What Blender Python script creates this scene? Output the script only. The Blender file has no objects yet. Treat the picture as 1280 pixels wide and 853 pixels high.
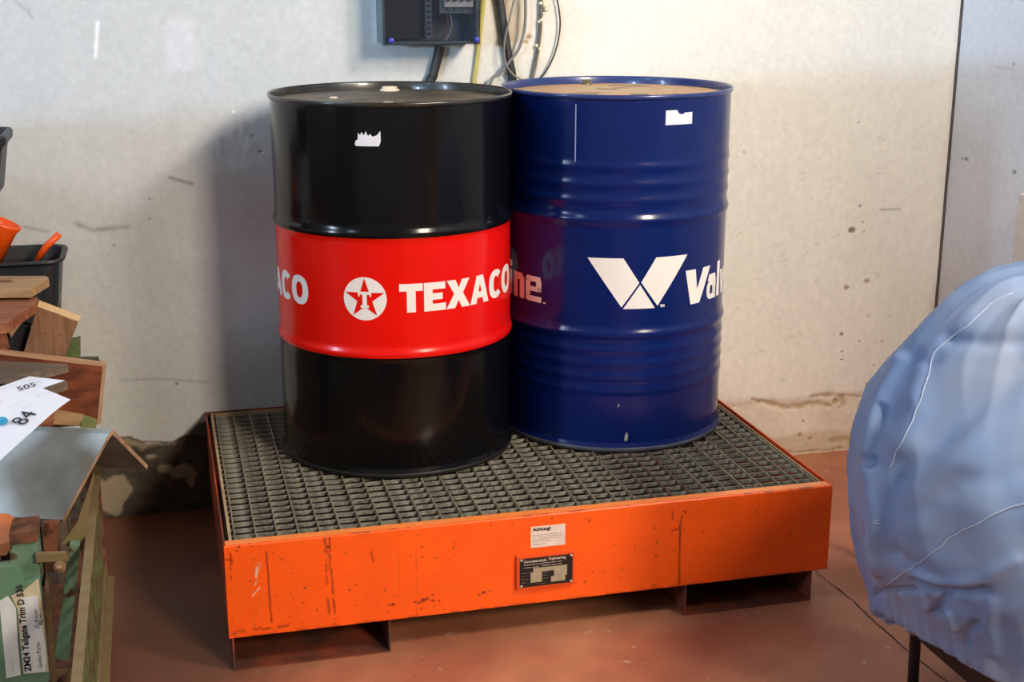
import bpy, bmesh, math, random
import numpy as np
from mathutils import Vector, Matrix
random.seed(4); rng = np.random.default_rng(4)
sc = bpy.context.scene
C = sc.collection

# ------------------------------------------------------------------ camera
F_PX = 1698.7
CAM = np.array([-0.0788, -2.6726, 1.4529]); YAW, PITCH, ROLL = 0.255, 0.269, 0.0011
fw = np.array([math.sin(YAW)*math.cos(PITCH), math.cos(YAW)*math.cos(PITCH), -math.sin(PITCH)])
rt = np.array([math.cos(YAW), -math.sin(YAW), 0]); up = np.cross(rt, fw)
rt, up = rt*math.cos(ROLL)+up*math.sin(ROLL), -rt*math.sin(ROLL)+up*math.cos(ROLL)
cd = bpy.data.cameras.new('camera'); cam = bpy.data.objects.new('camera', cd); C.objects.link(cam)
M = Matrix.Identity(4)
for i in range(3):
    M[i][0] = rt[i]; M[i][1] = up[i]; M[i][2] = -fw[i]; M[i][3] = CAM[i]
cam.matrix_world = M
cd.sensor_width = 36; cd.lens = F_PX/1280*36; cd.clip_start = 0.05
sc.camera = cam

# ------------------------------------------------------------------ world, lights, exposure
w = bpy.data.worlds.new('world'); sc.world = w; w.use_nodes = True
bg = w.node_tree.nodes['Background']; bg.inputs[0].default_value = (1.0, 0.91, 0.76, 1); bg.inputs[1].default_value = 0.18
def aim(o, frm, to):
    o.location = frm
    o.rotation_euler = (Vector(to)-Vector(frm)).to_track_quat('-Z', 'Y').to_euler()
def area(name, frm, to, sx, sy, power, col):
    l = bpy.data.lights.new(name, 'AREA'); l.shape = 'RECTANGLE'; l.size = sx; l.size_y = sy
    l.energy = power; l.color = col
    o = bpy.data.objects.new(name, l); C.objects.link(o); aim(o, frm, to); return o
area('doorway_light', (3.0, -6.6, 3.9), (0.7, 0.6, 0.6), 1.2, 1.2, 340, (1.0, 0.87, 0.70))
area('high_window_light', (-3.3, -2.6, 3.1), (0.8, 0.5, 0.6), 0.3, 0.9, 11, (0.55, 0.72, 1.0))
area('side_window_light', (-4.2, -1.3, 2.0), (1.2, 0.2, 0.7), 0.30, 1.0, 54, (0.6, 0.76, 1.0))
area('skylight', (-1.75, -.05, 3.4), (-.2, .05, .5), 0.9, 0.9, 24, (0.62, 0.78, 1.0))
area('fill_light_right', (2.0, -1.6, 2.75), (1.6, .5, .6), 0.5, 0.5, 63, (1.0, 0.91, 0.82))  # added fill, no known lamp: brightens the right side from above
sl = bpy.data.lights.new('low_daylight', 'SUN'); sl.energy = 1.08; sl.color = (0.38, 0.65, 1.0); sl.angle = math.radians(0.9)
so = bpy.data.objects.new('low_daylight', sl); C.objects.link(so)
AZ, EL = math.radians(-37), math.radians(5)
aim(so, (-3, -5, 2), (-3-math.sin(AZ)*10, -5+math.cos(AZ)*10, 2-math.tan(EL)*10))
sc.view_settings.view_transform = 'Standard'; sc.view_settings.look = 'None'
sc.view_settings.gamma = 1; sc.view_settings.use_curve_mapping = False
sc.view_settings.exposure = 0.0

# ------------------------------------------------------------------ helpers
def ray(u, v): return fw + rt*(u-640)/F_PX - up*(v-426.5)/F_PX
def U(u, v, y):
    d = ray(u, v); return Vector(CAM + d*(y-CAM[1])/d[1])
def UZ(u, v, z):
    d = ray(u, v); return Vector(CAM + d*(z-CAM[2])/d[2])
def proj(P):
    P = np.asarray(P)-CAM; d = P@fw
    return 640+F_PX*(P@rt)/d, 426.5-F_PX*(P@up)/d
def srgb(r, g, b):
    f = lambda c: (c/12.92 if c <= .04045 else ((c+.055)/1.055)**2.4)
    return (f(r/255), f(g/255), f(b/255))
def mat(name, col, rough=.6, metal=0, col2=None, scale=20, amt=.5, bump=0, bscale=200, stretch=(1, 1, 1), coat=0,
        attr=None, vary=.1, alpha=1, spec=.5, detail=5, col3=None, scale3=8, thr3=.6):
    m = bpy.data.materials.new(name); m.use_nodes = True; nt = m.node_tree; n = nt.nodes; L = nt.links
    b = n['Principled BSDF']; b.inputs['Roughness'].default_value = rough; b.inputs['Metallic'].default_value = metal
    b.inputs['Coat Weight'].default_value = coat; b.inputs['Coat Roughness'].default_value = .08
    b.inputs['Specular IOR Level'].default_value = spec
    if alpha < 1: b.inputs['Alpha'].default_value = alpha
    tc = n.new('ShaderNodeTexCoord'); mp = n.new('ShaderNodeMapping'); mp.inputs['Scale'].default_value = stretch
    L.new(tc.outputs['Object'], mp.inputs[0])
    nz = n.new('ShaderNodeTexNoise'); nz.inputs['Scale'].default_value = scale; nz.inputs['Detail'].default_value = detail
    L.new(mp.outputs[0], nz.inputs['Vector'])
    if attr:
        at = n.new('ShaderNodeAttribute'); at.attribute_name = attr; src = at.outputs['Color']
    else:
        r = n.new('ShaderNodeRGB'); r.outputs[0].default_value = (*col, 1); src = r.outputs[0]
    if col2 is None:
        col2v = None
        mx = n.new('ShaderNodeMix'); mx.data_type = 'RGBA'; mx.blend_type = 'MULTIPLY'; mx.inputs[0].default_value = 1
        mr = n.new('ShaderNodeMapRange'); mr.inputs[1].default_value = .3; mr.inputs[2].default_value = .7
        mr.inputs[3].default_value = 1-vary; mr.inputs[4].default_value = 1+vary
        L.new(nz.outputs['Fac'], mr.inputs[0]); L.new(src, mx.inputs[6]); L.new(mr.outputs[0], mx.inputs[7]); out = mx.outputs[2]
    else:
        cr = n.new('ShaderNodeMapRange'); cr.inputs[1].default_value = .5-.15/max(amt, .05)*.5; cr.inputs[2].default_value = .5+.15/max(amt, .05)*.5
        cr.inputs[4].default_value = min(1, amt*1.6)
        mx = n.new('ShaderNodeMix'); mx.data_type = 'RGBA'
        L.new(nz.outputs['Fac'], cr.inputs[0]); L.new(cr.outputs[0], mx.inputs[0]); L.new(src, mx.inputs[6])
        mx.inputs[7].default_value = (*col2, 1); out = mx.outputs[2]
    if col3 is not None:
        n3 = n.new('ShaderNodeTexNoise'); n3.inputs['Scale'].default_value = scale3; n3.inputs['Detail'].default_value = 8
        L.new(mp.outputs[0], n3.inputs['Vector'])
        r3 = n.new('ShaderNodeMapRange'); r3.inputs[1].default_value = thr3; r3.inputs[2].default_value = thr3+.05
        L.new(n3.outputs['Fac'], r3.inputs[0])
        m3 = n.new('ShaderNodeMix'); m3.data_type = 'RGBA'; L.new(r3.outputs[0], m3.inputs[0]); L.new(out, m3.inputs[6])
        m3.inputs[7].default_value = (*col3, 1); out = m3.outputs[2]
    L.new(out, b.inputs['Base Color'])
    if bump:
        nb = n.new('ShaderNodeTexNoise'); nb.inputs['Scale'].default_value = bscale; nb.inputs['Detail'].default_value = 4
        L.new(mp.outputs[0], nb.inputs['Vector'])
        bp = n.new('ShaderNodeBump'); bp.inputs['Strength'].default_value = bump; bp.inputs['Distance'].default_value = .003
        L.new(nb.outputs['Fac'], bp.inputs['Height']); L.new(bp.outputs[0], b.inputs['Normal'])
    return m

def tag(o, label=None, cat=None, group=None, kind=None):
    if label: o['label'] = label
    if cat: o['category'] = cat
    if group: o['group'] = group
    if kind: o['kind'] = kind
    return o
def thing(name, loc, label, cat, group=None):
    o = bpy.data.objects.new(name, None); C.objects.link(o); o.location = loc; o.empty_display_size = .1
    return tag(o, label, cat, group)
def link(name, me, m=None, parent=None, label=None):
    """mesh given in world space; if parent, keep it in the parent's local frame"""
    o = bpy.data.objects.new(name, me); C.objects.link(o)
    if m is not None:
        for x in (m if isinstance(m, (list, tuple)) else [m]): me.materials.append(x)
    if parent is not None:
        base = Vector(parent.location)
        q = parent.parent
        while q is not None: base += Vector(q.location); q = q.parent
        me.transform(Matrix.Translation(-base)); o.parent = parent
    if label: o['label'] = label
    return o
def recentre(o):
    """put a top-level mesh's origin at the middle of its base"""
    co = np.array([v.co[:] for v in o.data.vertices]); c = (co.min(0)+co.max(0))/2; c[2] = co[:, 2].min()
    o.data.transform(Matrix.Translation(-Vector(c))); o.location = c; return o
def bm_mesh(bm, name, smooth=False):
    bmesh.ops.recalc_face_normals(bm, faces=bm.faces)
    me = bpy.data.meshes.new(name); bm.to_mesh(me); bm.free()
    if smooth:
        for p in me.polygons: p.use_smooth = True
    return me
def box(bm, x0, x1, y0, y1, z0, z1, bev=0):
    vs = [bm.verts.new((x, y, z)) for x in (x0, x1) for y in (y0, y1) for z in (z0, z1)]
    fs = [(0, 1, 3, 2), (4, 6, 7, 5), (0, 4, 5, 1), (2, 3, 7, 6), (0, 2, 6, 4), (1, 5, 7, 3)]
    F_ = [bm.faces.new([vs[i] for i in f]) for f in fs]
    if bev:
        es = {e for f in F_ for e in f.edges}
        bmesh.ops.bevel(bm, geom=list(es), offset=bev, segments=2, affect='EDGES', profile=.7)
def boxes(name, m, parent, *bs, bev=0, label=None):
    bm = bmesh.new()
    for b in bs: box(bm, *b, bev=bev)
    return link(name, bm_mesh(bm, name), m, parent, label)
def slab(pts, ext, bev=0, cuts=0, jit=0):
    """closed prism from a polygon and an extrusion vector"""
    bm = bmesh.new(); a = [bm.verts.new(p) for p in pts]; e = Vector(ext); b = [bm.verts.new(Vector(p)+e) for p in pts]
    n = len(pts); bm.faces.new(a); bm.faces.new(b[::-1])
    for i in range(n): bm.faces.new((a[i], b[i], b[(i+1) % n], a[(i+1) % n]))
    if bev: bmesh.ops.bevel(bm, geom=list(bm.edges), offset=bev, segments=2, affect='EDGES', profile=.7)
    if cuts: bmesh.ops.subdivide_edges(bm, edges=bm.edges[:], cuts=cuts, use_grid_fill=True)
    if jit:
        for v in bm.verts: v.co += Vector([random.uniform(-jit, jit) for _ in range(3)])
    return bm
def prism(name, m, parent, pts, ext, bev=0, cuts=0, jit=0, label=None):
    return link(name, bm_mesh(slab(pts, ext, bev, cuts, jit), name), m, parent, label)
def tube_me(path, r, seg=10, name='tube', closed=False):
    P = [Vector(p) for p in path]; n = len(P); bm = bmesh.new(); rings = []
    rs = r if isinstance(r, (list, tuple)) else [r]*n
    prev = None
    for i in range(n):
        t = (P[min(i+1, n-1)]-P[max(i-1, 0)]).normalized()
        a = prev if prev else (Vector((0, 0, 1)) if abs(t.z) < .9 else Vector((1, 0, 0)))
        a = (a - t*a.dot(t)).normalized(); prev = a; b = t.cross(a)
        rings.append([bm.verts.new(P[i]+(a*math.cos(k*2*math.pi/seg)+b*math.sin(k*2*math.pi/seg))*rs[i]) for k in range(seg)])
    for i in range(n-1):
        for k in range(seg):
            bm.faces.new((rings[i][k], rings[i][(k+1) % seg], rings[i+1][(k+1) % seg], rings[i+1][k]))
    bm.faces.new(rings[0]); bm.faces.new(rings[-1][::-1])
    return bm_mesh(bm, name, True)
def smooth_path(pts, n=8):
    P = [Vector(p) for p in pts]; out = []
    for i in range(len(P)-1):
        p0 = P[max(i-1, 0)]; p1 = P[i]; p2 = P[i+1]; p3 = P[min(i+2, len(P)-1)]
        for k in range(n):
            t = k/n
            out.append(.5*((2*p1)+(p2-p0)*t+(2*p0-5*p1+4*p2-p3)*t*t+(3*p1-p0-3*p2+p3)*t**3))
    out.append(P[-1]); return out
def lathe(prof, x=0, y=0, seg=128, cap=(False, False), mats=None, name='lathe'):
    bm = bmesh.new(); rings = []
    for r, z in prof: rings.append([bm.verts.new((x+r*math.sin(2*math.pi*k/seg), y-r*math.cos(2*math.pi*k/seg), z)) for k in range(seg)])
    for i in range(len(prof)-1):
        for k in range(seg):
            f = bm.faces.new((rings[i][k], rings[i][(k+1) % seg], rings[i+1][(k+1) % seg], rings[i+1][k]))
            if mats: f.material_index = mats(.5*(prof[i][1]+prof[i+1][1]))
    if cap[0]: bm.faces.new(rings[0][::-1])
    if cap[1]: bm.faces.new(rings[-1])
    return bm_mesh(bm, name, True)
def vnoise(x, z, freq, seed=0, octs=4, gain=.5):
    out = np.zeros_like(x); amp = 1; tot = 0
    for o in range(octs):
        g = np.random.default_rng(seed*31+o+1).random((256, 256)); xs = x*freq+17.3; zs = z*freq+5.1
        i = np.floor(xs).astype(int); j = np.floor(zs).astype(int); fx = xs-i; fz = zs-j
        fx = fx*fx*(3-2*fx); fz = fz*fz*(3-2*fz); i %= 255; j %= 255
        out += amp*((g[i, j]*(1-fx)+g[(i+1) % 256, j]*fx)*(1-fz)+(g[i, (j+1) % 256]*(1-fx)+g[(i+1) % 256, (j+1) % 256]*fx)*fz)
        tot += amp; amp *= gain; freq *= 2.03
    return out/tot
def ss(a, b, t): t = np.clip((t-a)/(b-a), 0, 1); return t*t*(3-2*t)
def grid_me(name, X, Y, Z, col=None, smooth=True, closed=False):
    """grid mesh from 2-D coordinate arrays, with an optional colour attribute"""
    a, b = X.shape; me = bpy.data.meshes.new(name)
    co = np.stack([X, Y, Z], -1).reshape(-1, 3)
    i = np.arange(a-1)[:, None]*b+np.arange(b-1)[None]; q = np.stack([i, i+b, i+b+1, i+1], -1).reshape(-1, 4)
    if closed:
        j = np.arange(a-1)*b; q = np.vstack([q, np.stack([j+b-1, j+b+b-1, j+b, j], -1)])
    me.vertices.add(len(co)); me.vertices.foreach_set('co', co.ravel())
    me.loops.add(q.size); me.loops.foreach_set('vertex_index', q.ravel())
    me.polygons.add(len(q)); me.polygons.foreach_set('loop_start', np.arange(0, q.size, 4)); me.polygons.foreach_set('loop_total', np.full(len(q), 4))
    me.polygons.foreach_set('use_smooth', np.full(len(q), smooth))
    me.update(); me.validate()
    if col is not None:
        at = me.color_attributes.new('Col', 'FLOAT_COLOR', 'POINT')
        rgba = np.concatenate([col.reshape(-1, 3), np.ones((len(co), 1))], 1).astype(np.float32); at.data.foreach_set('color', rgba.ravel())
    return me
def text_bm(s, size, offset=0, spacing=1, shear=0, align='LEFT'):
    cu = bpy.data.curves.new('t', 'FONT'); cu.body = s; cu.size = size; cu.offset = offset; cu.space_character = spacing
    cu.shear = shear; cu.align_x = align; cu.resolution_u = 3
    o = bpy.data.objects.new('t', cu); C.objects.link(o); dg = bpy.context.evaluated_depsgraph_get()
    me = bpy.data.meshes.new_from_object(o.evaluated_get(dg)); bpy.data.objects.remove(o)
    bm = bmesh.new(); bm.from_mesh(me); bpy.data.meshes.remove(me); bpy.data.curves.remove(cu)
    return bm
def flat_text(name, m, parent, items, origin, ux, uy, lift=.0006):
    """several strings printed on a plane; items = (string, x, y, size, bold[, rot])"""
    ux = Vector(ux).normalized(); uy = Vector(uy).normalized(); nn = ux.cross(uy); out = bmesh.new()
    for it in items:
        s, x, y, size, bold = it[:5]; rot = it[5] if len(it) > 5 else 0
        b = text_bm(s, size, size*.03 if bold else 0); ca, sa = math.cos(rot), math.sin(rot)
        for v in b.verts:
            px, py = v.co.x, v.co.y; px, py = px*ca-py*sa+x, px*sa+py*ca+y
            v.co = Vector(origin)+ux*px+uy*py+nn*lift
        t = bpy.data.meshes.new('x'); b.to_mesh(t); b.free(); out.from_mesh(t); bpy.data.meshes.remove(t)
    me = bpy.data.meshes.new(name); out.to_mesh(me); out.free()
    return link(name, me, m, parent)

# ------------------------------------------------------------------ setting
WY = .925            # back wall plane
WX = 2.205           # right wall plane
wall_m = mat('wall_plaster', (1, 1, 1), rough=.85, attr='Col', vary=.05, scale=60, bump=.25, bscale=90)
plain_wall = mat('plain_plaster', srgb(205, 205, 203), rough=.85, vary=.06, scale=6, bump=.3, bscale=90)
def seg_d(X, Z, a, b):
    a = np.array(a); b = np.array(b); d = b-a; t = np.clip(((X-a[0])*d[0]+(Z-a[1])*d[1])/(d@d), 0, 1)
    return np.hypot(X-a[0]-t*d[0], Z-a[1]-t*d[1])
def W2(u, v): p = U(u, v, WY); return (p.x, p.z)
def line_d(X, Z, pts):
    P = [W2(*q) for q in pts]; return np.min([seg_d(X, Z, P[i], P[i+1]) for i in range(len(P)-1)], 0)

def make_back_wall():
    xs = np.concatenate([np.arange(-.62, 2.2, .0042), [WX]]); zs = np.arange(0, 1.5, .0042)
    X, Z = np.meshgrid(xs, zs, indexing='ij'); D = np.zeros_like(X)
    left = np.array(srgb(200, 202, 200)); cream = np.array(srgb(228, 222, 208))
    t = ss(.2, 1.15, X+.15*(vnoise(X, Z, 2, 3)-.5))[..., None]
    col = left*(1-t)+cream*t
    up_ = ss(1.10, 1.14, Z)[..., None]          # cleaner paint higher up
    # soft mottling, streaks and hairlines
    mott = vnoise(X, Z, 6, 11); col = col*(1+.08*(mott-.5))[..., None]
    strk = vnoise(X*18, Z*1.2, 1, 12); col = col*(1+.05*(strk-.5))[..., None]
    D += .0022*(vnoise(X, Z, 14, 21)-.5)+.0008*(vnoise(X*16, Z*3, 3, 22)-.5)
    # vertical skim seam on the left part
    d = line_d(X, Z, [(268, -20), (266, 60), (276, 190)]); D -= .0015*np.exp(-(d/.006)**2)
    # rough vertical streak left of drum
    d = line_d(X, Z, [(300, 0), (302, 80), (308, 200)]); nn = vnoise(X, Z, 70, 33)
    D += .0022*np.exp(-(d/.03)**2)*(nn-.5)*2
    # pits and chips
    def pit(u, v, r, depth, c, e=.4):
        x, z = W2(u, v); a = .6+.8*vnoise(X, Z, 40, int(u+v) % 200); q = np.hypot((X-x)*1.0, (Z-z)*1.3)/(r*a)
        m_ = 1-ss(.6, 1.05, q); return m_, depth, np.array(c)
    pits = [(1065, 288, .012, .005, srgb(95, 78, 55)), (1075, 258, .006, .003, srgb(120, 100, 80)), (1078, 278, .004, .002, srgb(120, 100, 80)), (1080, 290, .004, .002, srgb(130, 110, 90)),
            (1073, 153, .005, .002, srgb(110, 100, 90)), (1208, 200, .005, .002, srgb(110, 100, 90)), (1058, 360, .010, .004, srgb(150, 125, 95)), (1084, 352, .011, .004, srgb(165, 140, 108)),
            (1052, 418, .007, .003, srgb(120, 95, 70)), (1074, 427, .004, .003, srgb(110, 85, 65)), (1102, 427, .004, .003, srgb(130, 110, 90)), (1052, 440, .006, .003, srgb(115, 90, 70)),
            (1052, 450, .005, .003, srgb(80, 60, 45)), (1092, 457, .004, .002, srgb(120, 100, 80)), (1085, 395, .004, .002, srgb(140, 120, 100)), (1083, 480, .006, .003, srgb(130, 105, 70)),
            (1045, 503, .014, .006, srgb(140, 110, 65)), (1005, 527, .006, .004, srgb(95, 70, 48)), (1000, 545, .008, .004, srgb(110, 85, 55)), (1013, 549, .008, .004, srgb(105, 80, 52)), (1050, 510, .006, .004, srgb(110, 80, 48)),
            (661, 46, .010, .004, srgb(150, 120, 70)), (657, 52, .008, .003, srgb(170, 140, 90)), (187, 249, .004, .003, srgb(70, 65, 55)), (187, 273, .003, .002, srgb(90, 85, 75)), (142, 307, .004, .003, srgb(55, 50, 45)),
            (131, 236, .003, -.001, srgb(245, 245, 245)), (118, 58, .003, -.001, srgb(248, 248, 248)), (292, 140, .005, -.002, srgb(250, 250, 250)), (325, 190, .005, .004, srgb(90, 90, 110)), (317, 170, .006, .003, srgb(150, 155, 170)),
            (216, 498, .004, -.001, srgb(225, 220, 210)), (204, 524, .006, -.001, srgb(215, 210, 200)), (221, 480, .005, .002, srgb(110, 100, 88)), (408, 25, .007, .001, srgb(215, 200, 202)), (930, 190, .004, .002, srgb(170, 150, 125))]
    for pt in pits:
        m_, dp, c = pit(*pt); D += dp*m_; col = col*(1-m_[..., None]*.85)+c*m_[..., None]*.85
    r2 = np.random.default_rng(8)
    nA = .004*(vnoise(X, Z, 80, 34)-.4); nB = ss(.3, .6, vnoise(X, Z, 50, 35))
    for _ in range(130):       # small scratches in the right part
        u, v = r2.uniform(905, 1120), r2.uniform(150, 480)
        if u < 920 and r2.random() < .5: continue
        a = r2.uniform(-.6, .9); l = r2.uniform(1.5, 9)
        p0 = W2(u, v); p1 = W2(u+l*math.cos(a), v+l*math.sin(a)); q = seg_d(X, Z, p0, p1)
        m_ = np.clip(np.exp(-((q+nA)/.003)**2)*r2.uniform(.08, .35)*nB, 0, 1)
        D += .0012*m_; col = col*(1-m_[..., None])+np.array(srgb(150, 120, 90))*m_[..., None]
    for pts, wd, st in [([(95, 280), (115, 288), (160, 284)], .006, .45), ([(30, 284), (60, 290)], .004, .35), ([(212, 222), (225, 226), (240, 230)], .004, .7), ([(1100, 262), (1125, 262)], .003, .5),
                        ([(150, 476), (200, 474), (260, 478)], .003, .35), ([(20, 2), (35, 14), (40, 22)], .004, .3), ([(206, 28), (225, 60), (236, 90)], .008, .1)]:
        d = line_d(X, Z, pts); m_ = np.exp(-(d/wd)**2)*st*(.5+vnoise(X, Z, 60, 9)); m_ = np.clip(m_, 0, 1)
        col = col*(1-m_[..., None])+np.array(srgb(95, 88, 78))*m_[..., None]; D += .0012*m_
    d = line_d(X, Z, [(122, 28), (121, 50), (119, 70)]); m_ = np.exp(-(d/.004)**2)*.9; col = col*(1-m_[..., None])+np.array(srgb(252, 252, 252))*m_[..., None]
    # paler putty patch, brown run behind the cables, unpainted strip beside the box
    for (u0, v0, u1, v1, c, st) in [(205, 25, 245, 88, (228, 222, 226), .45), (628, -20, 655, 55, (165, 135, 85), .55), (463, -20, 477, 54, (238, 236, 228), .9)]:
        x0, z1 = W2(u0, v0); x1, z0 = W2(u1, v1); e = .006+.012*vnoise(X, Z, 30, int(u0))
        m_ = ss(x0-e, x0+e, X)*(1-ss(x1-e, x1+e, X))*ss(z0-e, z0+e, Z)*(1-ss(z1-e, z1+e, Z))*st; col = col*(1-m_[..., None])+np.array(srgb(*c))*m_[..., None]
    # stained plinth, left: render gone, dark damp and painted-in cast shade below, pale patches of plaster
    top = .222+.020*(vnoise(X, Z*0, 12, 41)-.5)*2; n1 = vnoise(X, Z, 22, 42)
    edge = top+.012*(n1-.5)*2+.014*(vnoise(X, Z*0, 60, 48)-.5)
    lm = (1-ss(.30, .45, X))
    band = (1-ss(-.002, .003, Z-edge))*lm
    col = col*(1-band[..., None])+np.array(srgb(150, 135, 112))*band[..., None]; D += .010*band
    lip = np.exp(-((Z-edge+.002)/.008)**2)*lm*ss(.45, .62, vnoise(X, Z, 70, 49)); lip = np.clip(lip, 0, 1); col = col*(1-.85*lip[..., None])+np.array(srgb(225, 224, 222))*.85*lip[..., None]
    dk_top = np.interp(X, [W2(u, 600)[0] for u in (60, 165, 180, 205, 222, 240, 262, 330, 420)], [.20, .19, .19, .19, .205, .24, .25, .26, .25])
    dark = (1-ss(-.004, .012, Z-dk_top-.03*(vnoise(X, Z, 26, 43)-.5)))*lm
    px_, pz_ = W2(140, 622); pq = np.hypot((X-px_)/.052, (Z-pz_)/.060)+.9*(vnoise(X, Z, 24, 44)-.5); dark *= ss(.85, 1.0, pq)
    for (u, v, rx, rz) in [(226, 592, .036, .020), (208, 588, .022, .012), (190, 573, .014, .008), (240, 600, .015, .03)]:
        x, z = W2(u, v); q = np.hypot((X-x)/rx, (Z-z)/rz)+1.1*(vnoise(X, Z, 45, int(u))-.5); dark *= ss(.8, 1.1, q)
    dark = np.clip(dark*(.86+.3*(vnoise(X, Z, 50, 46)-.5)), 0, 1)
    col = col*(1-dark[..., None])+np.array(srgb(44, 38, 32))*dark[..., None]; D += .004*dark+.003*dark*(vnoise(X, Z, 60, 47)-.5)
    # flaking plaster, right, and mortar line at the floor
    rm = ss(1.35, 1.5, X)
    for pts, wd, dep in [([(940, 500), (958, 504), (985, 511), (1000, 509), (1015, 505), (1038, 508)], .008, .006), ([(1015, 497), (1035, 494), (1052, 497), (1054, 508)], .008, .006), ([(905, 512), (930, 505), (948, 503)], .003, .002), ([(1060, 495), (1085, 497)], .003, .002),
                         ([(1040, 553), (1055, 549), (1068, 552)], .010, .004), ([(960, 570), (1000, 566), (1035, 564), (1066, 560)], .0035, .005)]:
        d = line_d(X, Z, pts)+.022*(vnoise(X, Z, 38, 51, octs=5, gain=.65)-.47); m_ = np.clip(np.exp(-(np.maximum(d, 0)/wd)**2), 0, 1)*rm
        D += dep*m_; k = (m_*.75*(.4+vnoise(X, Z, 40, 52)))[..., None]; k = np.clip(k, 0, 1); col = col*(1-k)+np.array(srgb(160, 128, 80))*k
    lowr = rm*(1-ss(.17, .20, Z-.03*(vnoise(X, Z, 14, 53)-.5)))
    D += .004*lowr+.004*lowr*(vnoise(X, Z, 24, 54)-.5); col = col*(1-.35*lowr[..., None]*(.6+.8*vnoise(X, Z, 16, 55))[..., None])+np.array(srgb(205, 178, 135))*(.35*lowr*(.6+.8*vnoise(X, Z, 16, 55)))[..., None]
    foot = rm*(1-ss(.055, .075, Z-.03*(vnoise(X, Z, 10, 56)-.5))); col = col*(1-.45*foot[..., None])+np.array(srgb(170, 140, 95))*.45*foot[..., None]
    return grid_me('wall_back', X, WY+D, Z, np.clip(col, 0, 1))
o = link('wall_back', make_back_wall(), wall_m); tag(o, kind='structure')
boxes_back = boxes('wall_back_extension', plain_wall, None, (-7, -.618, WY, WY+.15, 0, 3.6), (-.62, WX+.1, WY+.02, WY+.15, 0, 3.6), (-.62, WX, WY, WY+.03, 1.496, 3.6))
tag(boxes_back, kind='structure'); boxes_back.name = 'wall_left'

def make_right_wall():
    ys = np.arange(-1.0, WY-.006, .005); zs = np.arange(0, 1.5, .005); Y, Z = np.meshgrid(ys, zs, indexing='ij')
    c = np.array(srgb(228, 231, 234))*np.ones(Y.shape+(1,)); c = c*(1+.07*(vnoise(Y, Z, 6, 61)-.5))[..., None]
    D = .002*(vnoise(Y, Z, 12, 62)-.5)
    for (u, v, r) in [(1208, 199, .007), (1203, 198, .004), (1268, 215, .006), (1267, 80, .004)]:
        d = ray(u, v); p = CAM+d*(WX-CAM[0])/d[0]; q = np.hypot((Y-p[1])/r/2.2, (Z-p[2])/r)
        m_ = (1-ss(.5, 1, q))[..., None]*.7; c = c*(1-m_)+np.array(srgb(95, 95, 105))*m_; D -= 0
    d = ray(1255, 85); p = CAM+d*(WX-CAM[0])/d[0]; m_ = (np.exp(-((Z-p[2])/.003)**2)*(np.abs(Y-p[1]) < .05)*.35)[..., None]; c = c*(1-m_)+np.array(srgb(190, 165, 140))*m_
    return grid_me('wall_right', WX+D, Y, Z, np.clip(c, 0, 1))
o = link('wall_right', make_right_wall(), wall_m); tag(o, kind='structure')
tag(boxes('wall_right_upper', plain_wall, None, (WX, WX+.15, -2.2, WY, 1.496, 3.6), (WX+.004, WX+.15, -1.0, WY, 0, 1.5), (WX, WX+.15, -2.2, -1.0, 0, 1.5)), kind='structure')
dark_m = mat('dark_gap', srgb(98, 88, 84), rough=.9)
tag(boxes('trim_1', dark_m, None, (WX-.0035, WX+.003, WY-.006, WY+.004, 0, 1.5)), kind='structure')
cream_m = mat('cream_paint', srgb(225, 215, 200), rough=.7)
tag(boxes('trim_2', cream_m, None, (WX-.03, WX+.004, .42, .524, 0, .86), bev=.003), kind='structure')

def floor_mat():
    m = mat('painted_concrete', srgb(186, 122, 88), rough=.5, col2=srgb(166, 98, 70), scale=3.2, amt=.6, bump=.15, bscale=60, col3=srgb(190, 150, 122), scale3=26, thr3=.66)
    nt = m.node_tree; n = nt.nodes; L = nt.links; b = n['Principled BSDF']
    src = b.inputs['Base Color'].links[0].from_socket
    geo = n.new('ShaderNodeNewGeometry'); nz = n.new('ShaderNodeTexNoise'); nz.inputs['Scale'].default_value = 14; nz.inputs['Detail'].default_value = 6
    L.new(geo.outputs['Position'], nz.inputs['Vector'])
    mr = n.new('ShaderNodeMapRange'); mr.inputs[3].default_value = .78; mr.inputs[4].default_value = 1.2; L.new(nz.outputs['Fac'], mr.inputs[0])
    mx = n.new('ShaderNodeMix'); mx.data_type = 'RGBA'; mx.blend_type = 'MULTIPLY'; mx.inputs[0].default_value = 1
    L.new(src, mx.inputs[6]); L.new(mr.outputs[0], mx.inputs[7])
    # noisy-edged darker brown left of the pallet
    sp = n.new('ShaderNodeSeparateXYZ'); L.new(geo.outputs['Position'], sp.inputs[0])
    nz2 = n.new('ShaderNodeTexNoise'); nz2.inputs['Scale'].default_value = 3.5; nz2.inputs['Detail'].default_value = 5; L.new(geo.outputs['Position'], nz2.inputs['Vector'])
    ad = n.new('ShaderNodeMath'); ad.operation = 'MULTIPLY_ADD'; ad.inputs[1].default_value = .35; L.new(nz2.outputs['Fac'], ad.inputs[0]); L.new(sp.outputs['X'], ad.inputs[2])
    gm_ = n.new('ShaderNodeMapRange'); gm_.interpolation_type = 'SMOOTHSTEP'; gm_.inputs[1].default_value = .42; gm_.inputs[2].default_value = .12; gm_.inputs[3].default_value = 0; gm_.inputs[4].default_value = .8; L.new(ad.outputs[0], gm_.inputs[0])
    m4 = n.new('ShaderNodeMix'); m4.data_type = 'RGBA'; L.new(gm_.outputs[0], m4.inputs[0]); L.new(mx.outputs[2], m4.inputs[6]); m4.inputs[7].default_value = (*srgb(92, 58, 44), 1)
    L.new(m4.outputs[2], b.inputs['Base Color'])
    return m
fm = floor_mat()
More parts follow.
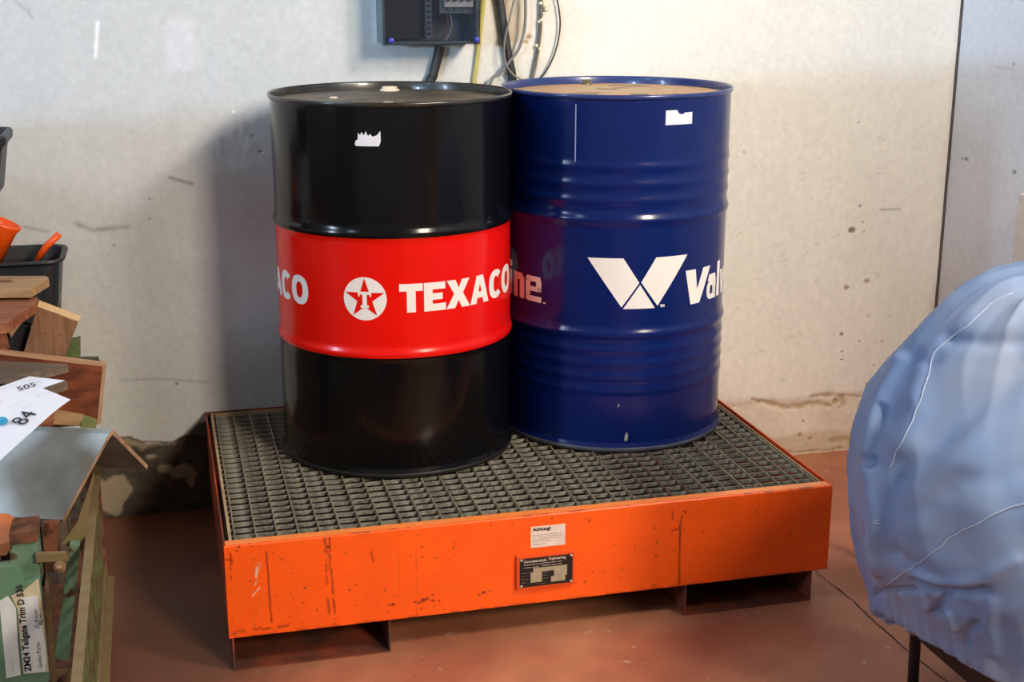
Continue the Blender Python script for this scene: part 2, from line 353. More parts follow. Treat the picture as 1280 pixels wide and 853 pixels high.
tag(boxes('floor', fm, None, (-7, 5, -8, WY+.05, -.1, 0)), kind='structure')
# hairline joint in the floor: a shallow dark groove filled with dirt
jm = mat('joint_dirt', srgb(60, 38, 30), rough=.95)
bm = bmesh.new()
for pts, wd in (([(1036, 728), (1062, 748), (1085, 770), (1112, 794), (1136, 815), (1180, 850), (1230, 890)], .0022), ([(1008, 700), (1020, 715), (1036, 728)], .0012)):
    P = smooth_path([UZ(u, v, 0) for u, v in pts], 6)
    L_, R_ = [], []
    for i, p in enumerate(P):
        t = (P[min(i+1, len(P)-1)]-P[max(i-1, 0)]).normalized(); s = Vector((-t.y, t.x, 0)); k = wd*random.uniform(.4, 1.2); j = s*random.uniform(-.0015, .0015)
        L_.append(bm.verts.new((*(p+s*k+j).xy, .0006))); R_.append(bm.verts.new((*(p-s*k+j).xy, .0006)))
    for i in range(len(P)-1): bm.faces.new((L_[i], L_[i+1], R_[i+1], R_[i]))
tag(link('floor_joint', bm_mesh(bm, 'floor_joint'), jm), kind='structure')
# added unseen wall behind the camera: holds the low daylight off the lower walls
lowm = plain_wall
tag(prism('rear_light_blocker', lowm, None, [(-7, -3.6, 0), (2.36, -3.6, 0), (2.36, -3.6, 1.80), (-7, -3.6, 1.46)], (0, -.12, 0)), kind='structure')

# ------------------------------------------------------------------ materials
orange = srgb(254, 92, 4)
om = mat('orange_paint', orange, rough=.42, attr='Col', vary=.05, scale=12, bump=.05, bscale=120, coat=.15)
om2 = mat('orange_paint_plain', srgb(235, 84, 20), rough=.5, col2=srgb(150, 45, 12), scale=25, amt=.25, bump=.1)
omd = mat('orange_paint_dirty_shaded', srgb(190, 70, 28), rough=.6, col2=srgb(95, 45, 28), scale=9, amt=.6, bump=.15)  # dirt plus painted-in shade: darker red for left and rear panels
galv = mat('galvanised_steel', srgb(158, 156, 142), rough=.55, metal=.3, col2=srgb(92, 88, 76), scale=55, amt=.6, bump=.2, bscale=80, col3=srgb(52, 46, 38), scale3=24, thr3=.62)
galvt = mat('dusty_rod_steel', srgb(150, 138, 112), rough=.6, metal=.15, col2=srgb(100, 88, 66), scale=20, amt=.4)
galvr = mat('rusty_galvanised_steel', srgb(120, 104, 86), rough=.7, metal=.2, col2=srgb(98, 50, 30), scale=18, amt=.8, bump=.2)
galve = mat('grating_edge_steel', srgb(190, 165, 130), rough=.6, metal=.1, col2=srgb(150, 110, 70), scale=30, amt=.4)
blackp = mat('black_gloss_paint', (.003, .003, .0032), rough=.17, vary=.1, scale=5, coat=.1, spec=.34, bump=.015, bscale=14)
redp = mat('red_gloss_paint', srgb(226, 16, 4), rough=.22, vary=.05, scale=5, coat=.1, spec=.42, bump=.02, bscale=14)
bluep = mat('blue_gloss_paint', srgb(5, 28, 92), rough=.2, vary=.08, scale=6, coat=.1, spec=.42, bump=.02, bscale=14)
whitep = mat('white_print', srgb(238, 232, 226), rough=.35, vary=.02)
paper = mat('white_paper', srgb(226, 228, 238), rough=.7, vary=.02)
lidk = mat('dusty_black_lid', srgb(58, 52, 45), rough=.5, col2=srgb(120, 102, 76), scale=7, amt=.5, col3=srgb(30, 28, 26), scale3=9, thr3=.6)
lidb = mat('stained_blue_lid', srgb(186, 160, 118), rough=.5, col2=srgb(196, 132, 88), scale=6, amt=.5, col3=srgb(126, 96, 70), scale3=9, thr3=.56)
rimk = mat('worn_black_rim', srgb(22, 21, 20), rough=.28, col2=srgb(80, 76, 66), scale=16, amt=.3, coat=.3)
rimb = mat('worn_blue_rim', srgb(20, 44, 108), rough=.28, col2=srgb(70, 85, 130), scale=16, amt=.3, coat=.3)
chime = mat('bare_chime', srgb(95, 98, 110), rough=.4, metal=.5, vary=.2)
chimek = mat('dark_chime', srgb(38, 38, 34), rough=.45, metal=.3, vary=.2)
bung_c = mat('cream_plastic', srgb(225, 205, 180), rough=.5)
bung_m = mat('bung_steel', srgb(110, 100, 80), rough=.45, metal=.6, vary=.3)
ink = mat('black_ink', (.01, .01, .012), rough=.6)
greyink = mat('grey_ink', srgb(120, 118, 125), rough=.6)

# ------------------------------------------------------------------ spill pallet
PW, PD, PH, PB = 1.389, .915, .2906, .0796
pal = thing('spill_pallet', (PW/2, 0, 0), 'orange steel spill pallet with grey grating under the two drums', 'spill pallet')
def front_panel():
    xs = np.arange(0, PW+.0001, PW/680); zs = np.concatenate([np.arange(PB, PH-.003, .0021), [PH-.0025, PH-.0008, PH, PH]])
    X, Z = np.meshgrid(xs, zs, indexing='ij'); Y = np.zeros_like(X)
    Y[:, -4] = .0002; Y[:, -3] = .0010; Y[:, -2] = .0030; Y[:, -1] = .0060
    Y += .0012*(vnoise(X, Z, 5, 71)-.5)*ss(0, .02, X)*(1-ss(PW-.02, PW, X))
    base = np.array(orange); col = base*(1+.10*(vnoise(X, Z, 4, 72)-.5))[..., None]
    rust = np.array(srgb(110, 28, 12)); dk = np.array(srgb(60, 25, 20))
    def P(u, v): p = U(u, v, 0); return (p.x, p.z)
    def line(pts, wd, st, c, brk=0):
        nonlocal col
        q = [P(*a) for a in pts]; wob = .004*(vnoise(X, Z, 25, 78)-.5); d = np.min([seg_d(X+wob, Z, q[i], q[i+1]) for i in range(len(q)-1)], 0)
        m_ = np.exp(-(d/(wd*(.5+vnoise(X, Z, 45, 79))))**2)*st
        if brk: m_ = m_*ss(.38, .58, vnoise(X, Z, 60, 73))
        m_ = np.clip(m_, 0, 1)[..., None]; col = col*(1-m_)+c*m_
    line([(333, 690), (336, 730), (339, 778)], .0019, .95, rust)
    line([(406, 672), (408, 715), (412, 776)], .0021, .85, rust, 1); line([(412, 672), (414, 715), (419, 775)], .0021, .9, rust, 1); line([(405, 675), (413, 700), (411, 712)], .002, .6, rust)
    line([(288, 690), (289, 740)], .002, .8, rust, 1); line([(850, 655), (848, 790)], .0020, .95, rust); line([(840, 664), (850, 660), (853, 645)], .0018, .8, rust); line([(841, 640), (841, 650)], .002, .7, rust)
    line([(464, 690), (467, 702)], .002, .7, rust); line([(520, 690), (522, 770)], .0022, .25, rust, 1); line([(498, 690), (500, 760)], .0018, .2, rust, 1)
    line([(324, 706), (320, 728), (317, 745)], .006, .45, np.array(srgb(200, 150, 110)), 1); line([(322, 710), (319, 740)], .0018, .7, np.array(srgb(250, 225, 200)), 1); line([(316, 745), (325, 735)], .002, .6, np.array(srgb(250, 225, 200)))
    line([(320, 762), (318, 785)], .003, .4, np.array(srgb(150, 90, 60)), 1)
    line([(278, 686), (300, 684), (306, 690)], .003, .6, dk, 1); line([(282, 700), (290, 701)], .0022, .6, dk, 1); line([(292, 793), (300, 789), (330, 787), (360, 782)], .003, .7, rust, 1)
    line([(500, 742), (487, 756)], .003, 0, dk)
    for u, v, r in [(410, 684, 3), (406, 690, 2), (413, 697, 1.5), (491, 756, 3.2), (486, 757, 2), (519, 753, 2.2), (524, 754, 2.5), (529, 751, 4), (534, 749, 3), (541, 751, 2.6), (549, 751, 2), (541, 744, 1.8), (527, 761, 2.2), (604, 741, 3.2), (599, 744, 2), (612, 739, 2), (720, 729, 1.6),
                    (381, 735, 2.2), (437, 738, 1.8), (353, 700, 1.6), (341, 692, 1.4), (432, 692, 1.4), (365, 717, 1.2), (379, 754, 1.4), (363, 743, 1.2), (396, 763, 1.3), (363, 772, 1.2), (377, 778, 1.3), (545, 698, 1.6), (528, 697, 1.4), (513, 696, 1.4), (528, 684, 1.3), (446, 757, 1.2), (560, 700, 1.5), (640, 690, 1.5),
                    (296, 689, 1.6), (299, 684, 2), (315, 683, 1.2), (325, 684, 1.2), (298, 676, 1), (768, 682, 1.3), (741, 716, 1.5), (728, 706, 1.1), (805, 690, 1), (900, 665, 1.3), (955, 650, 1), (640, 658, 1.2), (690, 648, 1.6), (614, 656, 1.2), (418, 780, 1.6), (556, 762, 1.3)]:
        x, z = P(u, v); q = np.hypot(X-x, (Z-z)*1.3)/(r*.0019)*(.7+.7*vnoise(X, Z, 90, int(u))); m_ = (1-ss(.6, 1.1, q))[..., None]*.85; col = col*(1-m_)+rust*m_*.8+dk*m_*.2
    n = vnoise(X, Z, 110, 75, octs=2); m_ = ss(.84, .89, n)[..., None]*.55; col = col*(1-m_)+rust*m_
    ed = np.clip(np.exp(-((Z-PB)/.004)**2)*(vnoise(X, Z, 30, 76) > .5)*.5+np.exp(-((PH-Z)/.003)**2)*(vnoise(X, Z, 30, 77) > .62)*.6, 0, 1)[..., None]; col = col*(1-ed)+rust*ed
    return grid_me('front_panel', X, Y, Z, np.clip(col, 0, 1))
link('front_panel', front_panel(), om, pal)
flg = mat('lit_orange_flange', srgb(255, 142, 66), rough=.38, vary=.06, scale=30, coat=.2, col3=srgb(120, 55, 25), scale3=45, thr3=.68)  # light from above put into the colour: paler than the front panel
prism('front_flange', flg, pal, [(.001, .0055, PH), (PW-.001, .0055, PH), (PW-.001, .034, PH-.002), (.001, .034, PH-.002)], (0, 0, -.003), label='orange top flange with brown specks, coloured lighter for light from above')
boxes('side_panel', omd, pal, (0, .003, .004, PD, PB, PH), label='dirty red-orange side, darkened to show shade')
boxes('side_panel', om2, pal, (PW-.003, PW, .004, PD, PB, PH))
boxes('rear_panel', omd, pal, (.003, PW-.003, PD-.003, PD, PB, PH-.001))
boxes('tray_floor', mat('shaded_tray', srgb(40, 32, 26), rough=.5, col2=srgb(70, 48, 34), scale=8, amt=.4), pal, (.003, PW-.003, .004, PD-.003, PB, PB+.004))  # painted dark for the shade in the gaps below the grating
footm = mat('brown_foot_paint', srgb(138, 62, 36), rough=.65, col2=srgb(84, 48, 36), scale=7, amt=.7, bump=.15)  # darker brown than the tray paint
for x0, x1 in ((.006, .345), (1.032, 1.352)):
    bm = bmesh.new()
    box(bm, x0, x1, .004, PD-.01, .0, .004); box(bm, x0, x0+.004, .004, PD-.01, .004, PB); box(bm, x1-.004, x1, .004, PD-.01, .004, PB)
    link('foot', bm_mesh(bm, 'foot'), footm, pal)
# grating: a frame, flat bars across and thin rods front to back
GX0, GX1, GY0, GY1, GZ = .0125, PW-.0105, .036, PD-.008, PH-.004
gr = boxes('grating', galve, pal, (GX0, GX1, GY0, GY0+.003, GZ-.03, GZ), (GX0, GX1, GY1-.003, GY1, GZ-.03, GZ), (GX0, GX0+.006, GY0, GY1, GZ-.03, GZ+.001), (GX1-.003, GX1, GY0, GY1, GZ-.03, GZ), label='grey galvanised steel grating')
me = None; k = 0; y = GY0+.030
bar_me = []
for (xa, xb, mm) in ((GX0+.004, 1.0, galv), (1.0, GX1-.003, galv)):
    bm = bmesh.new(); box(bm, xa-PW/2, xb-PW/2, -.0013, .0013, -.0094, 0); m_ = bm_mesh(bm, 'flat_bar'); m_.materials.append(mm); bar_me.append(m_)
while y < GY1-.01:
    for b in bar_me:
        o = bpy.data.objects.new('flat_bar', b); C.objects.link(o); o.parent = gr; o.location = (0, y+random.uniform(-.0006, .0006), GZ-.0015+random.uniform(-.0004, .0002)); o.rotation_euler = (random.uniform(-.03, .03), 0, 0)
    y += .0339
rods = []
for mm in (galvt, galvr):
    bm = bmesh.new(); box(bm, -.0013, .0013, GY0+.003, GY1-.003, -.0094, .0004); m_ = bm_mesh(bm, 'cross_rod'); m_.materials.append(mm); rods.append(m_)
x = .0258; i = 0
while x < GX1-.006:
    o = bpy.data.objects.new('cross_rod', rods[1 if .93 < x < 1.07 else 0]); C.objects.link(o); o.parent = gr; o.location = (x-PW/2, 0, GZ); x += .0447; i += 1
# sticker and name plate
def frame_q(u, v): p = U(u, v, -.001); return p
ux, uz = (1, 0, 0), (0, 0, 1)
st = prism('warning_sticker', mat('old_white_sticker', srgb(232, 215, 200), rough=.6), pal, [(.661, -.0004, .214), (.740, -.0004, .214), (.740, -.0004, .264), (.661, -.0004, .264)], (0, -.0008, 0), label='white warning sticker')
flat_text('sticker_lettering', ink, st, [('Achtung!', .004, .040, .0115, True)], (.661, -.0014, .214), ux, uz)
rl = [('--- ------- --- --------- --- ---', .0285), ('---- ----- ------ --- ------- --', .0235), ('------ ---------- ----- -----', .0185), ('-------- --- -------', .0135), ('--------- ----', .0065)]   # the small print is illegible
flat_text('sticker_print', greyink, st, [(s, .004, yy, .0066, True) for s, yy in rl], (.661, -.0014, .214), ux, uz)
npl = boxes('name_plate', om2, pal, (.627, .760, -.010, 0, .120, .199), bev=.0015, label='raised orange holder with black name plate')
bp = boxes('black_plate', mat('black_plate', srgb(24, 20, 20), rough=.4), npl, (.634, .755, -.0112, -.0095, .126, .194))
plm = mat('plate_print', srgb(205, 190, 175), rough=.5)
# plate details go into one lettering sub-part and one strip sub-part
flat_text('plate_lettering', plm, npl, [('Umwelttechnik', .008, .0585, .0085, True), ('Engineering', .065, .0605, .0085, True), ('------------ ---', .008, .0515, .0085, True), ('------- ---- ----', .050, .0525, .0085, True), ('- ---- ------', .008, .045, .0085, True), ('------- ---- ----', .050, .0465, .0085, True),
          ('------------', .003, .033, .005, False), ('---', .003, .0255, .005, False), ('----- ---', .003, .0185, .005, False), ('-------', .003, .010, .005, False), ('---------', .052, .030, .005, False), ('-------', .052, .0235, .005, False), ('-------', .052, .0165, .005, False), ('---- -- -------', .038, .0045, .0045, False)], (.634, -.0116, .126), ux, uz)
sm = mat('worn_plate_field', srgb(170, 155, 130), rough=.5, vary=.15, scale=60)
boxes('plate_field', sm, npl, (.658, .684, -.0122, -.0112, .136, .160), (.664, .742, -.0122, -.0112, .1605, .170), (.712, .742, -.0122, -.0112, .146, .1605), (.705, .738, -.0122, -.0112, .133, .146))
for x, z in ((.637, .191), (.752, .191), (.637, .129), (.752, .129)):
    link('rivet', lathe([(.0001, 0), (.003, 0), (.0022, .0014), (.0001, .002)], 0, 0, 10, name='rivet'), plm, npl).data.transform(Matrix.Identity(4))
    r = C.objects[-1]
    r.data.transform(Matrix.Translation(-Vector((0, 0, 0))))
    r.data.transform(Matrix.Translation(Vector((PW/2, 0, 0)))); r.data.transform(Matrix.Rotation(math.radians(90), 4, 'X')); r.data.transform(Matrix.Translation(Vector((x-PW/2, -.0112, z))))

# ------------------------------------------------------------------ drums
DR = .2862
DZ = PH-.0034            # drums stand on the bars
def drum_profile(corr):
    p = [(.2864, .002), (.2900, .003), (.2908, .008), (.2900, .016), (.2866, .022)]
    z = .026; feats = {.303: (.0049, .0115), .583: (.0049, .0115)}
    for c in corr: feats[c] = (.0022, .010)
    while z < .858:
        r = DR+sum(a*math.exp(-((z-c)/b)**2) for c, (a, b) in feats.items()); p.append((r, z)); z += .0035
    p += [(.2860, .864), (.2858, .869)]
    return p
def lettering(name, parent, x0, y0, polys, m, rad=DR+.0006):
    """polys: outlines in (arc metres, height) wrapped on the drum; parent origin is the drum base"""
    bm = bmesh.new()
    for pl in polys:
        b2 = bmesh.new(); vs = [b2.verts.new((a, z, 0)) for a, z in pl]; f = b2.faces.new(vs); f.normal_update()
        bmesh.ops.triangulate(b2, faces=[f]); t = bpy.data.meshes.new('x'); b2.to_mesh(t); b2.free(); bm.from_mesh(t); bpy.data.meshes.remove(t)
    wrap(bm, rad, x0, y0); me = bpy.data.meshes.new(name); bm.to_mesh(me); bm.free()
    return link(name, me, m, parent)
def wrap(bm, rad, x0, y0):
    xs = [v.co.x for v in bm.verts]; c = math.floor(min(xs)/.006)*.006
    while c < max(xs):
        bmesh.ops.bisect_plane(bm, geom=bm.verts[:]+bm.edges[:]+bm.faces[:], plane_co=(c, 0, 0), plane_no=(1, 0, 0)); c += .006
    for v in bm.verts:
        a = v.co.x/DR; z = v.co.y; v.co = Vector((x0+rad*math.sin(a), y0-rad*math.cos(a), z+DZ))
# letters on a unit-high box, drawn as heavy block outlines (x to right, y up)
def ring(w, h, t, a0=0, a1=360, n=40, cx=None):
    """thick oval stroke as quads"""
    out = []
    for k in range(n):
        p, q = [math.radians(a0+(a1-a0)*j/n) for j in (k, k+1)]
        o = lambda a, s: (w/2+(w/2-s*t)*math.copysign(abs(math.cos(a))**.85, math.cos(a)), h/2+(h/2-s*t*.82)*math.copysign(abs(math.sin(a))**.85, math.sin(a)))
        out.append([o(p, 0), o(q, 0), o(q, 1), o(p, 1)])
    return out
GLY = {
 'T': (.80, [[(0, 1), (0, .74), (.25, .74), (.25, 0), (.55, 0), (.55, .74), (.80, .74), (.80, 1)]]),
 'E': (.78, [[(0, 0), (0, 1), (.76, 1), (.76, .75), (.30, .75), (.30, .62), (.66, .62), (.66, .39), (.30, .39), (.30, .25), (.78, .25), (.78, 0)]]),
 'X': (.92, [[(0, 1), (.34, 1), (.47, .71), (.60, 1), (.92, 1), (.64, .51), (.94, 0), (.59, 0), (.46, .28), (.32, 0), (-.02, 0), (.28, .51)]]),
 'A': (.92, [[(0, 0), (.30, 1), (.46, 1), (.46, .72), (.38, .42), (.46, .42), (.46, .20), (.33, .20), (.28, 0)], [(.92, 0), (.62, 1), (.46, 1), (.46, .72), (.54, .42), (.46, .42), (.46, .20), (.59, .20), (.64, 0)]]),
 'C': (.86, ring(.88, 1.04, .29, 42, 318)),
 'O': (.94, ring(.94, 1.04, .29)),
}
def word(s, x, z, h, sx=1., gap=.05, shear=0):
    out = []
    for ch in s:
        w_, pl = GLY[ch]
        for p in pl: out.append([(x+(a*sx+b*shear)*h, z+b*h) for a, b in p])
        x += (w_*sx+gap)*h
    return out, x
A_ = lambda deg: math.radians(deg)*DR

def drum(kind, x, y, label):
    d = thing('oil_drum', (x, y, DZ), label, 'oil drum', 'steel oil drums on the spill pallet')
    corr = [] if kind == 'black' else [.711, .669, .630, .262, .228, .194, .160]
    if kind == 'black':
        me = lathe(drum_profile(corr), x, y, 160, cap=(True, False), mats=lambda z: 1 if .295 < z < .577 else 0, name='drum_body')
        me.transform(Matrix.Translation((0, 0, DZ))); link('drum_body', me, [blackp, redp], d)
    else:
        me = lathe(drum_profile(corr), x, y, 160, cap=(True, False), name='drum_body'); me.transform(Matrix.Translation((0, 0, DZ))); link('drum_body', me, bluep, d)
    me = lathe([(.2858, .867), (.2888, .8675), (.2906, .870), (.2911, .8745), (.2900, .879), (.2878, .879), (.2862, .875), (.2852, .858)], x, y, 160, name='rim'); me.transform(Matrix.Translation((0, 0, DZ)))
    link('rim', me, rimk if kind == 'black' else rimb, d)
    me = lathe([(.2853, .859), (.282, .856), (.276, .858), (.27, .8605), (.20, .8615), (.1, .862), (.002, .8625)], x, y, 128, cap=(False, True), name='lid'); me.transform(Matrix.Translation((0, 0, DZ)))
    lid = link('lid', me, lidk if kind == 'black' else lidb, d, label='dusty dark lid' if kind == 'black' else 'stained tan and orange lid')
    me = lathe([(.2850, .0015), (.2900, .0015), (.2910, .006), (.2905, .013), (.2895, .014)], x, y, 160, name='bottom_chime'); me.transform(Matrix.Translation((0, 0, DZ)))
    link('bottom_chime', me, chimek if kind == 'black' else chime, d, label='worn bottom rim')
    return d
x1, y1, x2, y2 = .4694, .5837, 1.0510, .6200
d1 = drum('black', x1, y1, 'black oil drum with red band, star badge and TEXACO lettering, standing on the left')
d2 = drum('blue', x2, y2, 'dark blue oil drum with white V emblem, standing right of the black and red drum')
def bung(parent, x, y, r, h, m, name='bung'):
    me = lathe([(r*1.25, 0), (r*1.25, h*.35), (r, h*.4), (r*.97, h*.9), (r*.85, h), (.0005, h)], x, y, 24, name=name); me.transform(Matrix.Translation((0, 0, DZ+.861))); return link(name, me, m, parent)
bung(d1, *UZ(487, 111, DZ+.866).xy, .020, .011, bung_c).__setitem__('label', 'cream plastic bung cap')
bung(d1, *UZ(417, 122, DZ+.863).xy, .009, .004, bung_c).__setitem__('label', 'small cream cap')
bung(d1, *UZ(485, 128, DZ+.863).xy, .013, .003, bung_c, 'paint_blob'); bung(d1, *UZ(500, 128.5, DZ+.863).xy, .008, .003, bung_c, 'paint_blob')
bung(d2, *UZ(733, 103, DZ+.866).xy, .012, .013, bung_m); bung(d2, *UZ(800, 119, DZ+.862).xy, .022, .004, bung_m)
# TEXACO band
polys = []
cx, cz, R = A_(-23.5), .436, .0505
def star(n0, r, ri, rot=90): return [((r if k % 2 == 0 else ri)*math.cos(math.radians(rot+36*k)), (r if k % 2 == 0 else ri)*math.sin(math.radians(rot+36*k))) for k in range(10)]
lettering('star_disc', d1, x1, y1, [[(cx+R*math.cos(k*math.pi/24), cz+R*math.sin(k*math.pi/24)) for k in range(48)]], whitep, DR+.0005)
lettering('star', d1, x1, y1, [[(cx+a, cz+b) for a, b in star(5, .0480, .0183)]], redp, DR+.0010)
lettering('star_letter', d1, x1, y1, [[(cx+a*.019, cz-.002+(b-.5)*.038) for a, b in [(-.82, 1), (-.82, .70), (-.6, .70), (-.6, .82), (-.27, .82), (-.27, .16), (-.5, .16), (-.5, 0), (.5, 0), (.5, .16), (.27, .16), (.27, .82), (.6, .82), (.6, .70), (.82, .70), (.82, 1)]]], whitep, DR+.0015)
TH, TW = .067, 1.0
for start in (-7.7, -127.7, 112.3):      # badge and word repeat three times round the drum
    pl, xe = word('TEXACO', 0, .4035, TH, gap=.035); s = A_(74.2)/xe
    pl = [[(A_(start)+a*s, b) for a, b in p] for p in pl]
    lettering('lettering', d1, x1, y1, pl, whitep)
for a_ in (96.5, 216.5): lettering('star_disc', d1, x1, y1, [[(A_(a_)+R*math.cos(k*math.pi/24), cz+R*math.sin(k*math.pi/24)) for k in range(48)]], whitep, DR+.0005)
# torn sticker
lettering('torn_label', d1, x1, y1, [[(A_(-26)+a*.058, .783+b*.034) for a, b in [(0, .05), (.1, 0), (.93, 0), (1, .3), (1, 1), (.86, .72), (.7, .62), (.6, .80), (.52, .66), (.44, .98), (.37, .70), (.27, .92), (.22, .72), (.13, .86), (.12, .45), (.02, .32)]]], paper)
# V emblem and word on the blue drum
VE = [[(-31.2, .493), (-13.9, .493), (-5.9, .432), (-14.3, .372)], [(2.3, .493), (20.0, .493), (3.6, .373), (-5.0, .433)], [(-5.5, .427), (2.3, .368), (-13.6, .368)]]
lettering('v_emblem', d2, x2, y2, [[(A_(a), b) for a, b in p] for p in VE], whitep)
def word2(start, s):
    H = .087; xh = .064; o = A_(start); P = []
    def add(pts): P.extend([[(o+a, .365+b) for a, b in p] for p in pts])
    add([[(0, H), (.034, H), (.042, .036), (.064, H), (.095, H), (.052, 0), (.020, 0)]])           # V
    def rnd(x, w_, h_, t, a0=0, a1=360): return [[(x+a, b) for a, b in p] for p in ring(w_, h_, t, a0, a1, 28)]
    add(rnd(.082, .044, .048, .015)); add([[(.112, 0), (.130, 0), (.130, .05), (.112, .05)], [(.086, .047), (.130, .047), (.124, xh), (.092, xh)]])   # a
    add([[(.137, 0), (.157, 0), (.157, .090), (.137, .090)]])                                     # l
    add([[(.161, xh), (.181, xh), (.187, .026), (.196, xh), (.216, xh), (.197, 0), (.176, 0)]])       # v
    add(rnd(.214, .054, xh, .017))                                                              # o
    add([[(.274, 0), (.294, 0), (.294, .090), (.274, .090)]])                                     # l
    add([[(.297, 0), (.316, 0), (.316, xh), (.297, xh)], [(.297, .072), (.316, .072), (.316, .088), (.297, .088)]])   # i
    add([[(.326, 0), (.346, 0), (.346, xh), (.326, xh)], [(.346, .046), (.356, .046), (.358, xh), (.346, xh)], [(.356, .0), (.376, .0), (.376, .052), (.366, xh), (.356, xh)]])    # n
    add([[(.382, .004), (.382+.018, .018), (.382+.018, xh-.014), (.382, xh-.006)], [(.382, xh-.006), (.388, xh), (.434, xh), (.438, xh-.014), (.382, xh-.014)], [(.420, xh-.014), (.438, xh-.014), (.438, .026), (.420, .026)], [(.398, .026), (.438, .026), (.438, .038), (.398, .038)], [(.382, .004), (.388, 0), (.438, 0), (.438, .014), (.382, .014)]])
    add([[(.444, .0), (.452, .0), (.452, .003), (.444, .003)]])
    return P
lettering('lettering', d2, x2, y2, word2(19.2, 1), whitep); lettering('lettering', d2, x2, y2, word2(-144.0, 1), whitep)
def tm_(a, z, h, parent, x, y):
    b = text_bm('TM', h, h*.04)
    for v in b.verts: v.co.x += A_(a); v.co.y += z
    wrap(b, DR+.0006, x, y); me = bpy.data.meshes.new('tm'); b.to_mesh(me); b.free(); link('trade_mark', me, whitep, parent)
tm_(5.0, .369, .009, d2, x2, y2)
lettering('torn_label', d2, x2, y2, [[(A_(5)+a*.074, .808+b*.034) for a, b in [(0, 0), (1, .0), (1, .82), (.7, .80), (.62, .68), (.48, .74), (.40, 1.0), (0, 1.0)]]], paper)
chipm = mat('bare_metal_chip', srgb(150, 150, 145), rough=.5)
lettering('paint_chip', d2, x2, y2, [[(A_(-11.5)+a*.010, .028+b*.026) for a, b in [(0, .3), (.3, 0), (.5, .2), (.8, .1), (1, .6), (.7, 1), (.4, .9), (.2, .7)]]], chipm)
lettering('paint_chip', d2, x2, y2, [[(A_(-15)+a*.004, .118+b*.010) for a, b in [(0, 0), (1, .2), (.8, 1), (.1, .8)]]], chipm)
lettering('side_seam', d2, x2, y2, [[(A_(-38.3), .72), (A_(-38.3)+.0028, .72), (A_(-38.3)+.0028, .856), (A_(-38.3), .856)]], mat('seam_highlight', srgb(150, 160, 190), rough=.3), DR+.0008)  # highlight along the seam painted as a pale blue strip

# ------------------------------------------------------------------ breaker box and cables on the wall
BX0, BX1, BZ = .490, .741, 1.2605
bb = thing('breaker_box', ((BX0+BX1)/2, WY, BZ), 'grey electrical breaker box with smoky clear cover on the wall above the black drum', 'breaker box')
gm = mat('grey_plastic', srgb(105, 122, 132), rough=.5); dkp = mat('dark_plastic', srgb(30, 29, 30), rough=.5)
boxes('housing', gm, bb, (BX0+.004, BX1-.004, .905, WY, BZ+.004, 1.62), (BX0+.002, BX0+.007, .812, .905, BZ+.002, 1.62), (BX1-.007, BX1-.002, .812, .905, BZ+.002, 1.62), (BX0+.007, BX1-.007, .812, .905, BZ+.002, BZ+.008))
boxes('mounting_plate', dkp, bb, (BX0+.012, .612, .862, .866, BZ+.012, 1.6), bev=.001)
boxes('cable_duct', gm, bb, (.607, .622, .835, .868, BZ+.016, 1.6))
for k in range(7): boxes('duct_slot', dkp, bb, (.610, .619, .8335, .8352, BZ+.022+k*.014, BZ+.029+k*.014))
boxes('breaker_cover', gm, bb, (.643, .735, .832, .838, BZ+.076, 1.62), bev=.001)
boxes('breaker_row', mat('white_plastic', srgb(235, 232, 235), rough=.4), bb, (.653, .729, .822, .832, BZ+.092, 1.56), bev=.002, label='row of white breakers')
rdm = mat('dark_red_toggle', srgb(105, 28, 38), rough=.4)
for k in range(4): boxes('toggle', rdm, bb, (.6585+k*.0185, .6665+k*.0185, .812, .822, BZ+.108, BZ+.124), bev=.001)
for k in range(4): boxes('knockout', dkp, bb, (.661+k*.0185, .665+k*.0185, .8312, .832, BZ+.083, BZ+.087))
clr = mat('smoky_clear_cover', srgb(40, 46, 56), rough=.05, alpha=.34, vary=.0, spec=.6)
boxes('clear_cover', clr, bb, (BX0, BX1, .797, .800, BZ, 1.62), (BX0, BX0+.002, .800, .815, BZ, 1.62), (BX1-.002, BX1, .800, .815, BZ, 1.62), (BX0, BX1, .800, .815, BZ, BZ+.002))
scr = mat('blue_screw_plastic', srgb(55, 60, 165), rough=.4)
for x in (BX0+.020, BX1-.009):
    me = lathe([(.0075, 0), (.0075, .004), (.006, .006), (.0005, .006)], 0, 0, 20, cap=(True, False), name='screw'); me.transform(Matrix.Rotation(math.radians(90), 4, 'X')); me.transform(Matrix.Translation((x, .797, BZ+.012))); link('screw', me, scr, bb, 'blue cover screw')
for j, (c, a, b, cc) in enumerate([(srgb(150, 45, 40), .66, .655, .004), (srgb(60, 90, 170), .68, .70, .0), (srgb(190, 190, 190), .67, .668, .003)]):
    link('wire', tube_me(smooth_path([(a, .85, BZ+.085), (a+.006, .84, BZ+.05), (b, .845, BZ+.02), (b-.01, .85, BZ+.006)]), .0016, 6), mat('wire_insulation', c, rough=.5), bb)
blkc = mat('black_cable_jacket', srgb(48, 48, 46), rough=.45, vary=.2); gryc = mat('grey_cable_jacket', srgb(125, 120, 112), rough=.55, vary=.15); yelc = mat('yellow_cable_jacket', srgb(190, 175, 95), rough=.5, vary=.1)
def cable(name, pts, y, r, m, label, tail=None, group='cables hanging down the wall'):
    P = [U(u, v, yy if yy else y) for (u, v, yy) in [(a[0], a[1], a[2] if len(a) > 2 else None) for a in pts]]
    if tail: P += [P[-1]+Vector(t) for t in tail]
    o = recentre(link(name, tube_me(smooth_path(P, 8), r, 10), m)); return tag(o, label, 'cable', group)
